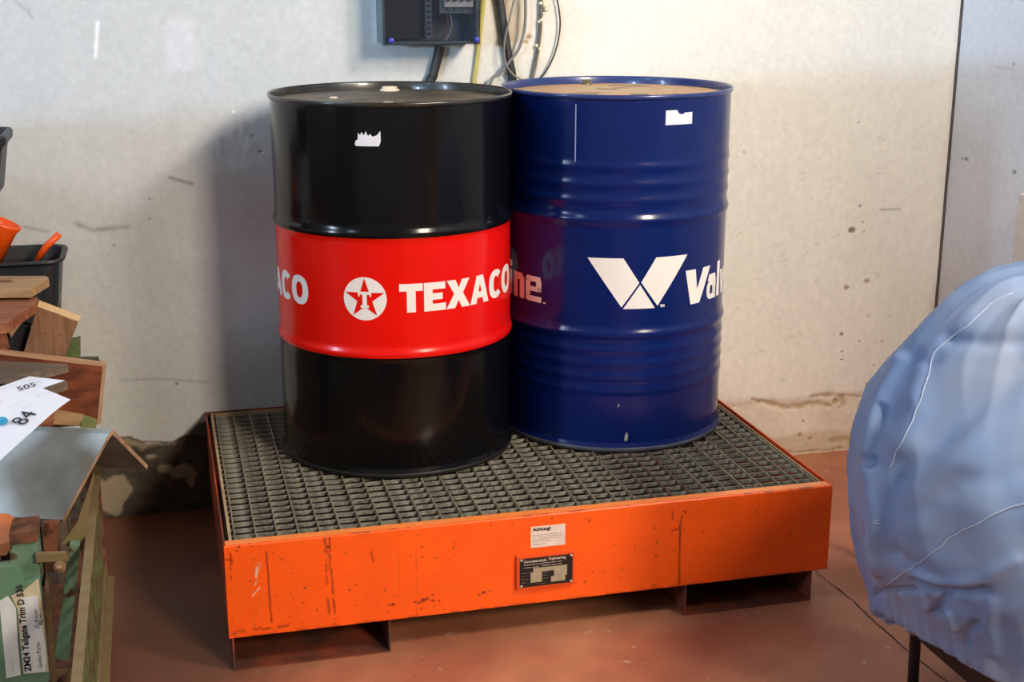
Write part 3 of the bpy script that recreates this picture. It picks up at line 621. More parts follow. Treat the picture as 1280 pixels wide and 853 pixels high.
cable('conduit', [(550, 58), (547, 72), (541, 95), (536, 118)], .905, .013, blkc, 'short dark conduit coming out of the bottom of the breaker box', [(-.01, 0, -.3), (-.012, 0, -.6)])
cable('power_cable', [(607, -25), (604, 5), (599, 50), (595, 85), (592, 115)], .915, .0062, yelc, 'pale yellow cable just right of the breaker box', [(-.01, 0, -.3), (-.012, 0, -.6)])
cable('conduit', [(618, -30), (625, 5), (631, 45), (637, 80), (641, 112)], .911, .0125, blkc, 'thick black conduit right of the yellow cable', [(.01, 0, -.3), (.012, 0, -.6)])
cable('loop_cable', [(648, -25), (638, 20), (631, 50), (631, 75), (640, 92), (655, 101), (666, 107, .900)], .885, .0026, gryc, 'thin grey cable looping left across the black conduit', [(.03, .01, -.1)])
cable('loop_cable', [(656, -25), (657, 15), (655, 40), (648, 62), (636, 78), (625, 92), (612, 108)], .892, .0042, gryc, 'thicker grey cable bending down left across the black conduit', [(-.03, 0, -.2), (-.03, 0, -.5)])
cable('power_cable', [(677, -25), (676, 10), (675, 40), (671, 70), (665, 100), (663, 115)], .914, .005, mat('paint_spotted_jacket', srgb(110, 106, 92), rough=.6, col2=srgb(70, 68, 60), scale=60, amt=.5), 'grey cable with blobs of cream paint, inside the right cable loop', [(0, 0, -.3), (0, 0, -.5)])
cable('loop_cable', [(690, -25), (698, 8), (700, 35), (694, 65), (682, 90), (668, 106)], .910, .0024, blkc, 'thin black cable curving in a wide bow, rightmost of the cables', [(-.03, 0, -.05), (-.03, 0, -.2)])
for u, v, r in [(683, 8, .009), (678, 20, .006), (676, 27, .005), (672, 59, .006), (676, 62, .005), (680, 2, .006)]:
    pass
blob = bmesh.new()
for u, v, r in [(682, 6, .0085), (684, 12, .006), (676, 4, .005), (677, 25, .0055), (674, 27, .004), (671, 57, .0045), (675, 61, .0055), (680, 17, .004)]:
    p = U(u, v, .911); t = bmesh.ops.create_icosphere(blob, subdivisions=2, radius=r)
    for vv in t['verts']: vv.co = Vector((vv.co.x, vv.co.y*.55, vv.co.z*random.uniform(.9, 1.15)))+p+Vector([random.uniform(-.0006, .0006) for _ in range(3)])
spotted = [o for o in C.objects if o.name.startswith('power_cable') and 'blobs' in o.get('label', '')][0]
link('paint_blobs', bm_mesh(blob, 'paint_blobs', True), mat('cream_filler', srgb(235, 228, 200), rough=.8), spotted, 'cream blobs of dried paint')

# ------------------------------------------------------------------ covered machine, right
BL = srgb(108, 135, 178)
def cover():
    th = math.radians(33); v = np.array([math.sin(th), math.cos(th), 0]); s = np.array([math.cos(th), -math.sin(th), 0])
    cen = np.array(U(1062, 590, -.40)); cen[2] = 0
    def sz(u, vv):        # silhouette pixel -> (s, z) in the plane through cen facing the camera
        d = ray(u, vv); k = ((cen-CAM)@v)/(d@v); p = CAM+d*k; return (p-cen)@s, p[2]
    sil = [(1330, 322), (1300, 328), (1280, 337), (1230, 350), (1190, 375), (1150, 415), (1120, 450), (1085, 490), (1070, 530), (1062, 590), (1066, 640), (1078, 690), (1090, 730), (1096, 768)]
    q = np.array([sz(*a) for a in sil]); sc_ = sz(1345, 500)[0]
    zz = q[::-1, 1]; ww = (sc_-q[:, 0])[::-1]
    zt = zz[-1]+.012; zz = np.append(zz, zt); ww = np.append(ww, 0.004)
    nk, na = 230, 420
    tt = np.linspace(0, 1, nk)
    # arc-length resample of the profile
    L_ = np.concatenate([[0], np.cumsum(np.hypot(np.diff(zz), np.diff(ww)))]); L_ /= L_[-1]
    Zp = np.interp(tt, L_, zz); Wp = np.interp(tt, L_, ww)
    for _ in range(6):
        Zp[1:-1] = (Zp[:-2]+2*Zp[1:-1]+Zp[2:])/4; Wp[1:-1] = (Wp[:-2]+2*Wp[1:-1]+Wp[2:])/4
    A = np.linspace(0, 2*np.pi, na, endpoint=False)
    T, AA = np.meshgrid(np.arange(nk), A, indexing='ij')
    W_ = Wp[T]; Zz = Zp[T]
    cs = np.sign(np.cos(AA))*np.abs(np.cos(AA))**.85; sn = np.sign(np.sin(AA))*np.abs(np.sin(AA))**.85
    P = cen+s*(sc_-W_*cs)[..., None]*1.0+v*(-sn*W_*1.05)[..., None]*1.0; P[..., 2] = Zz
    # normals (approx. radial + slope)
    def normals(P):
        du = np.roll(P, -1, 1)-np.roll(P, 1, 1); dv = np.gradient(P, axis=0); n = np.cross(du, dv); n /= np.linalg.norm(n, axis=-1, keepdims=True)+1e-9; return n
    N = normals(P)
    c2 = P.mean((0, 1)); sgn = np.sign(((P-c2)*N).sum(-1).mean()); N *= sgn
    u_, v_ = proj(P); facing = ((CAM-P)*N).sum(-1) > -.05
    D = np.zeros_like(u_)
    def pd(pts):
        best = np.full(u_.shape, 1e9)
        for i in range(len(pts)-1): best = np.minimum(best, seg_d(u_, v_, pts[i], pts[i+1]))
        return best
    for pts, wd, amp in [([(1130, 455), (1112, 490), (1098, 530), (1092, 565)], 9, .015), ([(1110, 515), (1102, 545), (1096, 565), (1094, 582)], 4, -.016), ([(1092, 590), (1098, 640), (1096, 690), (1100, 735)], 8, .016),
                         ([(1124, 600), (1114, 635), (1114, 670), (1120, 700)], 7, -.008), ([(1280, 455), (1230, 500), (1180, 545), (1130, 590)], 20, -.012), ([(1280, 400), (1215, 440), (1150, 500)], 20, .010),
                         ([(1280, 520), (1220, 555), (1170, 600), (1150, 650)], 24, .010), ([(1265, 365), (1225, 385), (1190, 420), (1165, 440)], 14, .009), ([(1280, 425), (1240, 432), (1195, 430)], 10, -.010),
                         ([(1145, 745), (1175, 752), (1205, 750), (1230, 742)], 7, -.012), ([(1145, 730), (1180, 740), (1225, 728), (1270, 700)], 9, .007), ([(1178, 762), (1172, 780), (1168, 795)], 6, -.013), ([(1218, 800), (1205, 820), (1208, 835)], 6, -.010),
                         ([(1100, 772), (1115, 766), (1140, 762)], 5, -.010), ([(1150, 765), (1156, 790)], 6, .010), ([(1120, 700), (1160, 720), (1200, 770)], 14, -.006), ([(1185, 790), (1190, 815)], 5, .010), ([(1240, 760), (1235, 800), (1240, 840)], 8, .008),
                         ([(1160, 470), (1150, 520), (1130, 560)], 12, .009), ([(1280, 590), (1200, 600), (1150, 640)], 18, -.007)]:
        D += amp*np.exp(-(pd(pts)/wd)**2)*facing
    # general drape
    D += .016*(vnoise(AA*1.6, Zz*2.2+AA*.4, 1.6, 81, octs=3)-.5)
    fold = vnoise(AA*3.0+Zz*3.5, Zz*1.5-AA*.3, 1.5, 82, octs=2); D += .013*(np.abs(fold-.5)*-2+.5)
    wr = vnoise(AA*3-Zz*5, Zz*6+AA*2, 1.0, 84, octs=2); D += .0028*(.5-np.abs(wr-.5)*4)*ss(.0, .2, Zz-zz[0])
    hemk = 1-ss(0, .16, Zz-zz[0]); D += .011*hemk*(vnoise(AA*16, Zz*6, 1, 83, octs=2)-.5)*2
    D += .0035*np.sin(AA*70+3*np.sin(AA*9))*(1-ss(0, .035, Zz-zz[0]))
    D *= ss(0, .10, W_)                       # keep the pole of the dome tidy
    D[:, -1] = D[:, 0]*.5+D[:, -1]*.5
    P = P+N*D[..., None]
    # the hem is drawn up at the front
    hu, hv = proj(P[4]); hd = np.linalg.norm(P[4]-CAM, axis=-1); tv = np.interp(hu, [1062, 1097, 1140, 1190, 1230, 1300, 1500], [755, 768, 797, 826, 850, 885, 960])
    lift = np.where(facing[20], np.clip((hv-tv)*hd/F_PX, -.02, .2), 0); kern = np.ones(31)/31
    lift = np.convolve(np.concatenate([lift[-40:], lift, lift[:40]]), kern, 'same')[40:-40]; lift[facing[20]] = np.clip((hv-tv)*hd/F_PX, -.02, .2)[facing[20]]
    lift = np.convolve(np.concatenate([lift[-40:], lift, lift[:40]]), np.ones(7)/7, 'same')[40:-40]
    P[..., 2] += lift[None]*(1-ss(0, .34, Zz-zz[0]))
    # tuck the elastic hem inward
    base_c = cen+s*sc_; tk = (1-ss(0, .028, Zz-zz[0]))[..., None]; rad = P-np.array([base_c[0], base_c[1], 0]); rad[..., 2] = 0
    P = P-rad*tk*.10
    return P, cen, s, v, sc_, zz[0]
CP, ccen, cs_, cv_, csc, chem = cover()
cm = mat('blue_grey_cover_cloth', BL, rough=.62, col2=srgb(144, 154, 172), scale=3.5, amt=.5, bump=.08, bscale=260, spec=.35)
base_xy = ccen+cs_*csc
cov = thing('covered_machine', (base_xy[0], base_xy[1], 0), 'bulky machine hidden under a blue-grey fabric cover on black legs', 'machine')
me = grid_me('cover', CP[..., 0], CP[..., 1], CP[..., 2], None, closed=True)
cl = link('cover', me, cm, cov, 'blue-grey fabric cover with elastic hem')
seamm = mat('pale_seam_thread', srgb(168, 182, 204), rough=.6)
uu, vv = proj(CP); dist = np.linalg.norm(CP-CAM, axis=-1)
def surf(u, v):
    q = np.hypot(uu-u, vv-v); k = q < max(3.0, q.min()+.8); i = np.argmin(np.where(k, dist, 9)); return Vector(CP.reshape(-1, 3)[i])
def seam(pts, r=.0016):
    P = []; n = 14
    for i in range(len(pts)-1):
        for k in range(n): t = k/n; P.append(surf(pts[i][0]*(1-t)+pts[i+1][0]*t, pts[i][1]*(1-t)+pts[i+1][1]*t))
    Q = [P[0]]
    for p in P:
        if (p-Q[-1]).length > .006: Q.append(p)
    Q = [sum((Q[max(0, min(len(Q)-1, i+j))] for j in (-1, 0, 1)), Vector())/3 for i in range(len(Q))]
    Q = [p+(Vector(CAM)-p).normalized()*.001 for p in Q]
    me = tube_me(Q, r, 6); me.transform(Matrix.Translation((-base_xy[0], -base_xy[1], 0))); o = bpy.data.objects.new('seam', me); C.objects.link(o); me.materials.append(seamm); o.parent = cl
seam([(1268, 363), (1240, 375), (1215, 400), (1190, 420), (1165, 438), (1160, 465), (1150, 500), (1135, 535), (1120, 565), (1110, 590)], .0013)
seam([(1300, 622), (1260, 638), (1215, 658), (1180, 678), (1150, 705), (1128, 718), (1105, 735)], .0013)
seam([(1089, 651), (1106, 653)], .001); seam([(1090, 654), (1106, 656)], .001)
# hem cord follows the lower edge
hem = [Vector(CP[3, i]) for i in range(0, CP.shape[1], 2)]
me = tube_me(hem+[hem[0]], .0022, 6); me.transform(Matrix.Translation((-base_xy[0], -base_xy[1], 0))); o = bpy.data.objects.new('hem_cord', me); C.objects.link(o); me.materials.append(seamm); o.parent = cl
lgm = mat('black_leg_paint', srgb(28, 26, 26), rough=.5)
pf = UZ(1141, 858, 0)
for dx, dy in ((0, 0), (.5, .12), (.22, .55), (.66, .6)):
    p = pf+Vector((dx, dy, 0)); me = tube_me([(p.x, p.y, .0), (p.x-.012, p.y, .34)], .0115, 12); link('leg', me, lgm, cov)
boxes('under_frame', lgm, cov, (base_xy[0]-.22, base_xy[0]+.25, base_xy[1]-.2, base_xy[1]+.25, .16, .34), bev=.02)

# ------------------------------------------------------------------ left: green mesh crate, angle profile, scrap wood, tubs
grn = mat('chipped_green_paint', srgb(96, 130, 102), rough=.5, col2=srgb(112, 134, 108), scale=30, amt=.5, bump=.2, bscale=60, col3=srgb(84, 58, 42), scale3=30, thr3=.60)
olv = mat('dusty_olive_metal', srgb(122, 106, 68), rough=.8, col2=srgb(112, 84, 54), scale=30, amt=.4, bump=.25, bscale=80)
rst = mat('rust', srgb(120, 72, 44), rough=.85, col2=srgb(72, 44, 32), scale=30, amt=.6, bump=.4)
wir = mat('green_wire', srgb(96, 108, 62), rough=.7, col2=srgb(88, 48, 30), scale=25, amt=.6)
cr = thing('mesh_crate', (-.45, .05, 0), 'green steel mesh crate with rusty rails, stickers and folded wire sides', 'crate')
XS = -.250; yb = .318; yf = -.72; zt = .387; zb = .105
def rail_box(name, m, *b, bev=.001, label=None): return boxes(name, m, cr, *b, bev=bev, label=label)
rail_box('top_rail', olv, (XS-.013, XS+.004, yf, yb, zt-.005, zt)); 
rail_box('bottom_rail', olv, (XS-.005, XS+.012, yf, yb, zb-.004, zb+.004), (XS-.008, XS-.002, yf, yb, zb, zb+.035))
rail_box('corner_post', rst, (XS-.034, XS-.002, yb-.006, yb, .0, zt-.006)); rail_box('corner_post', rst, (-.95, -.915, yb-.006, yb, 0, zt-.006))
bm = bmesh.new(); y = yf+.01
while y < yb-.01:
    box(bm, XS-.011, XS-.008, y, y+.003, zb+.02, zt-.006); y += .019
o = link('wire_upright', bm_mesh(bm, 'wire_upright'), wir, cr, 'dense green and rusty wires'); o['kind'] = 'stuff'
z = zb+.05
while z < zt-.02:
    boxes('wire_crosswise', wir, cr, (XS-.016, XS-.012, yf, yb-.006, z, z+.004)); z += .032
bm = bmesh.new(); x = -.93
while x < XS-.04: box(bm, x, x+.004, yb-.004, yb, zb, zt-.01); x += .025
o = link('rear_wire', bm_mesh(bm, 'rear_wire'), wir, cr); o['kind'] = 'stuff'
rail_box('crate_floor', rst, (-.93, XS-.01, yf, yb-.008, zb-.004, zb))
rail_box('left_side', grn, (-.95, -.945, yf, yb, zb, zt))
for y in (yf+.02, yb-.06): rail_box('crate_foot', grn, (XS-.06, XS-.015, y, y+.05, 0, zb-.005))
# green posts and hinge at the near corner
prism('post', grn, cr, [U(87, 680, -.12), U(100, 682, -.12), U(86, 826, -.12), U(68, 824, -.12)], (0, .03, 0), bev=.002, label='flat green upright')
prism('gusset', olv, cr, [U(96, 655, -.10), U(118, 590, -.10), U(104, 690, -.10), U(76, 680, -.10)], (0, .006, 0))
prism('lower_bracket', olv, cr, [U(66, 840, -.16), U(92, 838, -.16), U(90, 880, -.16), U(64, 880, -.16)], (0, .008, 0))
me = tube_me([U(80, 850, -.165), U(80, 850, -.155)], .010, 16); link('slot', me, rst, cr)
prism('hinge_block', grn, cr, [U(12, 678, -.16), U(46, 674, -.16), U(52, 735, -.16), U(14, 748, -.16)], (0, .07, 0), bev=.003)
prism('hinge_cap', rst, cr, [U(11, 668, -.165), U(46, 663, -.165), U(47, 678, -.165), U(12, 682, -.165)], (0, .075, 0), bev=.002, label='rusty brown cap')
prism('hinge_block', grn, cr, [U(-20, 715, -.17), U(22, 705, -.17), U(32, 735, -.17), U(-20, 760, -.17)], (0, .03, 0), bev=.003)
prism('hinge_arm', olv, cr, [U(44, 693, -.175), U(82, 692, -.175), U(86, 702, -.175), U(45, 704, -.175)], (0, .012, 0), bev=.0015, label='dusty bare metal hinge arm')
me = tube_me([U(75, 709, -.19), U(75, 709, -.15)], .0115, 14); link('hinge_ring', me, olv, cr)
me = tube_me([U(74, 710, -.197), U(74, 710, -.18)], .0062, 6); link('bolt', me, mat('bolt_steel', srgb(165, 120, 90), rough=.4, metal=.5), cr)
prism('upright_rod', rst, cr, [U(62, 652, -.13), U(68, 652, -.13), U(66, 668, -.13), U(60, 668, -.13)], (0, .008, 0)); 
prism('front_edge', olv, cr, [U(56, 728, -.165), U(60, 728, -.165), U(72, 870, -.165), U(66, 870, -.165)], (0, .02, 0))
prism('spacer', rst, cr, [U(54, 655, -.10), U(74, 655, -.10), U(70, 715, -.10), U(56, 715, -.10)], (0, .02, 0))
# sticker board
bo = U(4, 860, -.185); ux_ = (U(66, 858, -.185)-bo).normalized()
prism('sticker_board', grn, cr, [U(-14, 745, -.18), U(50, 722, -.18), U(64, 870, -.18), U(2, 876, -.18)], (0, .012, 0), bev=.001)
pap = mat('worn_sticker', srgb(215, 214, 212), rough=.6, vary=.08, scale=30); papc = mat('yellowed_sticker', srgb(205, 188, 155), rough=.7, vary=.1, scale=30)
prism('paper_sticker', pap, cr, [U(-1, 752, -.1805), U(10, 745, -.1805), U(20, 760, -.1805), U(22, 800, -.1805), U(26, 844, -.1805), U(8, 848, -.1805)], (0, -.001, 0), label='narrow torn white sticker')
k_ = prism('paper_sticker', papc, cr, [U(14, 745, -.181), U(30, 738, -.181), U(48, 723, -.181), U(54, 770, -.181), U(61, 840, -.181), U(29, 843, -.181), U(25, 800, -.181), U(22, 762, -.181)], (0, -.001, 0), label='torn sticker with printed part name')
k2 = prism('paper_sticker', pap, cr, [U(26, 748, -.1825), U(47, 745, -.1825), U(52, 780, -.1825), U(57, 812, -.1825), U(57, 840, -.1825), U(30, 842, -.1825), U(27, 800, -.1825)], (0, -.0006, 0), label='white printed part of the sticker')
o_ = U(39, 839, -.1832); uy_ = -((U(68, 836, -.1832)-U(39, 839, -.1832)).normalized()); ux2 = (U(29, 742, -.1832)-U(39, 839, -.1832)).normalized()
flat_text('sticker_lettering', ink, k2, [('ZM24 Tailgate Trim D 536', 0, .0, .0165, True), ('Sanko Parts', .004, -.021, .0115, False), ('JC Autom', .088, -.0215, .0095, False), ('KL ---', .094, -.0285, .0095, True), ('---- ---', .002, .030, .008, False)], o_, ux2, uy_, .0008)
for o in C.objects:
    if o.name.startswith('sticker_lettering') and o.parent == k2: o['label'] = 'black printed lettering'

# bent steel angle lying across the crate
ap = [U(78, 650, -.02), U(140, 536, .12), U(185, 582, .26)]
ends = np.array(ap); axis = Vector((-.45, .20, 0)).normalized()
# direction of the profile follows its upper edge in the photo
a0 = UZ(0, 530, ap[1].z); axis = (a0-ap[1]).normalized()
def angle_profile():
    bm = bmesh.new(); f, a, b = ap; th = .0095
    n1 = (a-f).cross(axis).normalized(); n2 = (b-a).cross(axis).normalized()
    if n1.z < 0: n1 = -n1
    if n2.z < 0: n2 = -n2
    # rounded bend
    out = [f, f.lerp(a, .5), f.lerp(a, .94), a-(n1+n2).normalized()*.002, a.lerp(b, .10), a.lerp(b, .5), b]
    inn = [f-n1*th, f.lerp(a, .5)-n1*th, f.lerp(a, .90)-n1*th, a-(n1+n2).normalized()*.013, a.lerp(b, .14)-n2*th, a.lerp(b, .5)-n2*th, b-n2*th]
    ring_ = out+inn[::-1]; r0 = [bm.verts.new(p) for p in ring_]; r1 = [bm.verts.new(p+axis*.34) for p in ring_]; n = len(ring_)
    for i in range(n): bm.faces.new((r0[i], r0[(i+1) % n], r1[(i+1) % n], r1[i]))
    m2 = len(out)
    for i in range(m2-1):
        for r in (r0, r1):
            fce = bm.faces.new((r[i], r[i+1], r[n-2-i], r[n-1-i]))
            if r is r0: fce.material_index = 1
    return bm_mesh(bm, 'steel_angle')
shm = mat('blue_grey_sheet_steel', srgb(160, 166, 166), rough=.42, metal=.5, col2=srgb(128, 130, 124), scale=7, amt=.6, bump=.08, bscale=40)
tag(recentre(link('steel_angle', angle_profile(), [shm, mat('cut_rusty_edge', srgb(176, 142, 108), rough=.8, col2=srgb(130, 92, 66), scale=40, amt=.5)])), 'folded steel angle with rusty cut end lying across the green crate', 'steel angle')

wd1 = mat('pale_planed_wood', srgb(176, 142, 100), rough=.75, col2=srgb(146, 112, 76), scale=6, amt=.5, stretch=(1, 9, 9), bump=.2, bscale=60)
wd2 = mat('reddish_wood', srgb(160, 100, 66), rough=.7, col2=srgb(120, 66, 40), scale=6, amt=.6, stretch=(1, 9, 9), bump=.2, bscale=60)
wd3 = mat('weathered_grey_wood', srgb(128, 110, 94), rough=.85, col2=srgb(92, 78, 66), scale=6, amt=.5, stretch=(1, 9, 9), bump=.25, bscale=60)
wd4 = mat('block_end_grain', srgb(148, 108, 78), rough=.85, col2=srgb(112, 78, 54), scale=10, amt=.5, stretch=(9, 4, 1), bump=.3, bscale=70)
wd5 = mat('red_brown_plywood', srgb(138, 72, 38), rough=.5, col2=srgb(92, 44, 26), scale=5, amt=.6, stretch=(3, 3, 9), bump=.1, bscale=60)
ply_edge = mat('pale_plywood_edge', srgb(178, 138, 104), rough=.8, vary=.1)
G = 'scrap wood piled on the green crate'
def piece(name, m, pts, ext, label, cat='wood', bev=.0015, cuts=0, jit=0, grp=G):
    return tag(recentre(link(name, bm_mesh(slab(pts, ext, bev, cuts, jit), name), m)), label, cat, grp)
# box behind the crate that carries the pile
sup = thing('wooden_box', (-.5, .5, 0), 'reddish brown plywood box with pale cut edges behind the steel angle', 'box')
XR = U(126, 480, .35).x
XI = -.37
boxes('lower_frame', wd3, sup, (-.85, XI, .36, .90, 0, .02), (-.85, -.83, .36, .90, .02, .40), (XI-.02, XI, .36, .90, .02, .40), (-.83, XI-.02, .88, .90, .02, .40))
boxes('box_floor', wd3, sup, (-.85, XI, .357, .90, .40, .412))
pf_ = [U(132, 457, .345), U(122, 531, .345), U(-80, 545, .345), U(-80, 432, .345)]
prism('front_board', wd5, sup, pf_, (0, .012, 0), label='glossy red-brown front board')
prism('edge_strip', ply_edge, sup, [U(128, 459, .343), U(133, 458, .343), U(126, 530, .343), U(121, 531, .343)], (0, .016, 0), label='pale edge strip')
prism('top_strip', ply_edge, sup, [U(-80, 429, .343), U(133, 455, .343), U(132, 459, .343), U(-80, 434, .343)], (0, .016, 0), label='pale edge strip')
zfb = pf_[0].z
boxes('side_board', wd5, sup, (XI-.012, XI, .359, .90, .412, zfb)); boxes('side_board', wd5, sup, (-.85, -.838, .359, .90, .412, zfb)); boxes('back_board', wd5, sup, (-.838, XI-.012, .888, .90, .412, zfb)); boxes('lid_board', wd3, sup, (-.85, XI, .359, .90, zfb, zfb+.008))
# small pieces between board and angle
piece('batten', wd1, [U(66, 515, .30), U(104, 521, .30), U(99, 533, .30), U(64, 531, .30)], (0, .02, 0), 'pale batten end showing just above the steel angle')
piece('batten', wd2, [U(40, 508, .28), U(70, 514, .28), U(66, 534, .28), U(40, 532, .28)], (0, .02, 0), 'short brown batten left of the pale batten, under the papers')
piece('green_block', mat('mossy_green_wood', srgb(120, 128, 74), rough=.9, vary=.2, scale=40), [U(103, 521, .32), U(121, 527, .32), U(120, 536, .32), U(100, 535, .32)], (0, .018, 0), 'small green block at the lower corner of the plywood box')
# items on the box
ztop = zfb
p6 = [UZ(-90, 447, ztop+.03), UZ(85, 455, ztop+.03), UZ(33, 469, ztop+.03), UZ(-90, 470, ztop+.03)]
piece('plank', wd3, p6, (0, 0, -.019), 'weathered grey plank with slanted end, on top of the plywood box')
p7 = [UZ(-90, 470, ztop+.004), UZ(84, 477, ztop+.004), UZ(57, 487, ztop+.004), UZ(-90, 500, ztop+.004)]
piece('plank', wd3, p7, (0, 0, -.018), 'shorter grey plank under the papers, below the slanted plank')
fr = [U(46.6, 384, .40), U(97, 403, .40), U(80, 449, .40), U(30, 440, .40)]
bl = thing('timber_block', tuple(fr[3]), 'square brown timber block with pale splintered top leaning on the pile', 'wood', G)
exb = (UZ(62, 371, fr[0].z+.02)-fr[0])
prism('block_body', wd4, bl, fr, (0.004, .034, .004), bev=.0012)
prism('splintered_top', mat('pale_split_wood', srgb(214, 176, 128), rough=.9, vary=.15, scale=60, stretch=(9, 3, 1), bump=.4), bl, [fr[0]+Vector((0, -.0005, .0005)), fr[1]+Vector((.002, -.0005, .0)), fr[1]+Vector((.006, .034, .004)), fr[0]+Vector((.004, .034, .005))], (0, 0, .0018), cuts=4, jit=.0013, label='pale splintered top')
for (u, v) in ((57, 417), (74, 419)): link('nail_hole', tube_me([U(u, v, .3995), U(u, v, .402)], .0022, 8), rst, bl)
piece('wood_splinter', wd1, [U(8, 408, .42), U(40, 388, .42), U(48, 378, .42), U(30, 400, .42), U(14, 422, .42)], (0, .03, 0), 'pale splintered offcut in the gap left of the timber block', cuts=1, jit=.0015)
piece('wood_splinter', wd2, [U(-40, 408, .40), U(4, 412, .40), U(10, 438, .40), U(-40, 438, .40)], (0, .03, 0), 'reddish splintered offcut at the left edge below the rounded plank', cuts=1, jit=.002)
piece('dark_rag', mat('dark_cloth', srgb(40, 42, 48), rough=.9, vary=.3, scale=30), [U(8, 425, .44), U(20, 408, .44), U(36, 410, .44), U(34, 440, .44), U(12, 440, .44)], (0, .04, 0), 'dark rag stuffed in the gap left of the timber block', 'rag', cuts=2, jit=.003, grp=None)
z2 = .745
p2 = [UZ(-90, 375, z2), UZ(47, 371, z2), UZ(43, 380, z2), UZ(8, 404, z2), UZ(-90, 416, z2)]
piece('plank', wd2, p2, (0, 0, -.022), 'reddish plank with dark rounded end, second from the top of the pile')
p1 = [UZ(-90, 345, z2+.026), UZ(58, 345, z2+.026), UZ(61, 348, z2+.026), UZ(38, 362, z2+.026), UZ(-90, 363, z2+.026)]
pk = thing('plank', tuple(p1[3]), 'pale plank with a slot, topmost of the wood pile', 'wood', G)
prism('plank_board', wd1, pk, p1, (0, 0, -.019), bev=.0015)
prism('slot', mat('shaded_slot_wood', srgb(120, 88, 58), rough=.9), pk, [UZ(-30, 350, z2+.0263), UZ(14, 350, z2+.0263), UZ(17, 353, z2+.0263), UZ(-30, 354, z2+.0263)], (0, 0, .0004), label='recessed slot')
piece('wood_stack', wd3, [U(-90, 400, .46), U(20, 398, .46), Vector((U(20, 446, .46).x, .46, zfb+.0085)), Vector((U(-90, 446, .46).x, .46, zfb+.0085))], (0, .16, 0), 'dark stacked offcuts holding up the reddish plank')
piece('green_block', mat('dark_green_wood', srgb(92, 104, 60), rough=.8, vary=.25, scale=40), [U(84, 428, .46), U(100, 424, .46), U(100, 450, .46), U(80, 450, .46)], (0, .03, 0), 'small dark green block behind the timber block')
link_o = recentre(link('green_bar', tube_me([U(96, 451, .40), U(104, 449, .45), U(122, 449, .5), U(123, 453, .46)], .006, 8), mat('dark_green_bar', srgb(70, 74, 50), rough=.6, vary=.2))); tag(link_o, 'short dark green bar lying on the far corner of the plywood box', 'bar')

# papers
z6 = ztop+.034
def sheet(name, pts, label, m=paper, sub=6):
    bm = bmesh.new(); vs = [bm.verts.new(p) for p in pts]; f = bm.faces.new(vs)
    r = bmesh.ops.extrude_face_region(bm, geom=[f])
    for v in r['geom']:
        if isinstance(v, bmesh.types.BMVert): v.co.z += .0006
    return tag(recentre(link(name, bm_mesh(bm, name), m)), label, 'paper', 'papers lying on the wood pile')
def PZ(u, v, dz=0): # papers slope down towards the viewer
    t = (v-470)/105; return UZ(u, v, ztop+.036-.075*max(0, t)+dz)
sA = sheet('paper_sheet', [PZ(-60, 497), PZ(0, 484), PZ(37, 471), PZ(81, 476), PZ(55, 485), PZ(30, 492), PZ(-60, 515)], 'upper white paper lying on the grey plank behind the sheet marked 84')
sB = sheet('paper_sheet', [PZ(-60, 505, .001), PZ(37, 480, .001), PZ(47, 483, .001), PZ(88, 500, .001), PZ(73, 511, .001), PZ(62, 520, .001), PZ(0, 576, .001), PZ(-60, 620, .001)], 'white paper sheet marked 84 hanging over the steel angle')
def on_sheet(par, name, m, items, dz):
    """items: string, pixel anchor, pixel direction, size"""
    out = bmesh.new()
    for s, (u, v), (u2, v2), size, bold in items:
        a = PZ(u, v, dz); b = PZ(u2, v2, dz); ex = (b-a).normalized(); c = PZ(u+(v2-v)*.5, v-(u2-u)*.5, dz); ey = (c-a); ey = (ey-ex*ey.dot(ex)).normalized()
        t = text_bm(s, size, size*.02 if bold else 0)
        for q in t.verts: q.co = a+ex*q.co.x+ey*q.co.y+Vector((0, 0, .0016))
        me = bpy.data.meshes.new('x'); t.to_mesh(me); t.free(); out.from_mesh(me); bpy.data.meshes.remove(me)
    me = bpy.data.meshes.new(name); out.to_mesh(me); out.free(); me.transform(Matrix.Translation(-par.location)); o = bpy.data.objects.new(name, me); C.objects.link(o); me.materials.append(m); o.parent = par
on_sheet(sB, 'lettering', ink, [('84', (30, 533), (52, 513), .048, False)], .001)
on_sheet(sB, 'lettering', ink, [('505', (23, 490), (47, 483), .026, False)], .001)
on_sheet(sB, 'fine_print', greyink, [('----- --- ----', (44, 497), (70, 489), .008, False), ('----- -----', (28, 513), (55, 498), .006, False), ('------- ----------', (8, 512), (36, 498), .007, False), ('-----', (-6, 507), (10, 500), .010, True)], .001)
on_sheet(sA, 'fine_print', greyink, [('------------ ---', (28, 479), (50, 474), .010, False), ('-- ----', (38, 482), (56, 477), .010, True), ('---------- ---', (2, 488), (28, 480), .007, False)], 0)
tl = mat('teal_print', srgb(40, 150, 190), rough=.6)
bm = bmesh.new(); t0 = [bm.verts.new(PZ(1+8*math.cos(a)*.9+2, 527+5*math.sin(a), .001)+Vector((0, 0, .0014))) for a in [k*math.pi/8 for k in range(16)]]; bm.faces.new(t0)
me = bm_mesh(bm, 'logo'); me.transform(Matrix.Translation(-sB.location)); o = bpy.data.objects.new('logo', me); C.objects.link(o); me.materials.append(tl); o.parent = sB

# orange sheet under the angle
orw = mat('orange_brown_plastic', srgb(196, 108, 52), rough=.55, vary=.15, scale=10)
piece('orange_board', orw, [U(-30, 640, .02), U(10, 643, .0), U(42, 664, -.05), U(20, 672, -.05), U(8, 695, -.06), U(-30, 695, -.05)], (0, .012, -.004), 'orange-brown board in the crate under the steel angle', 'board', grp=None)

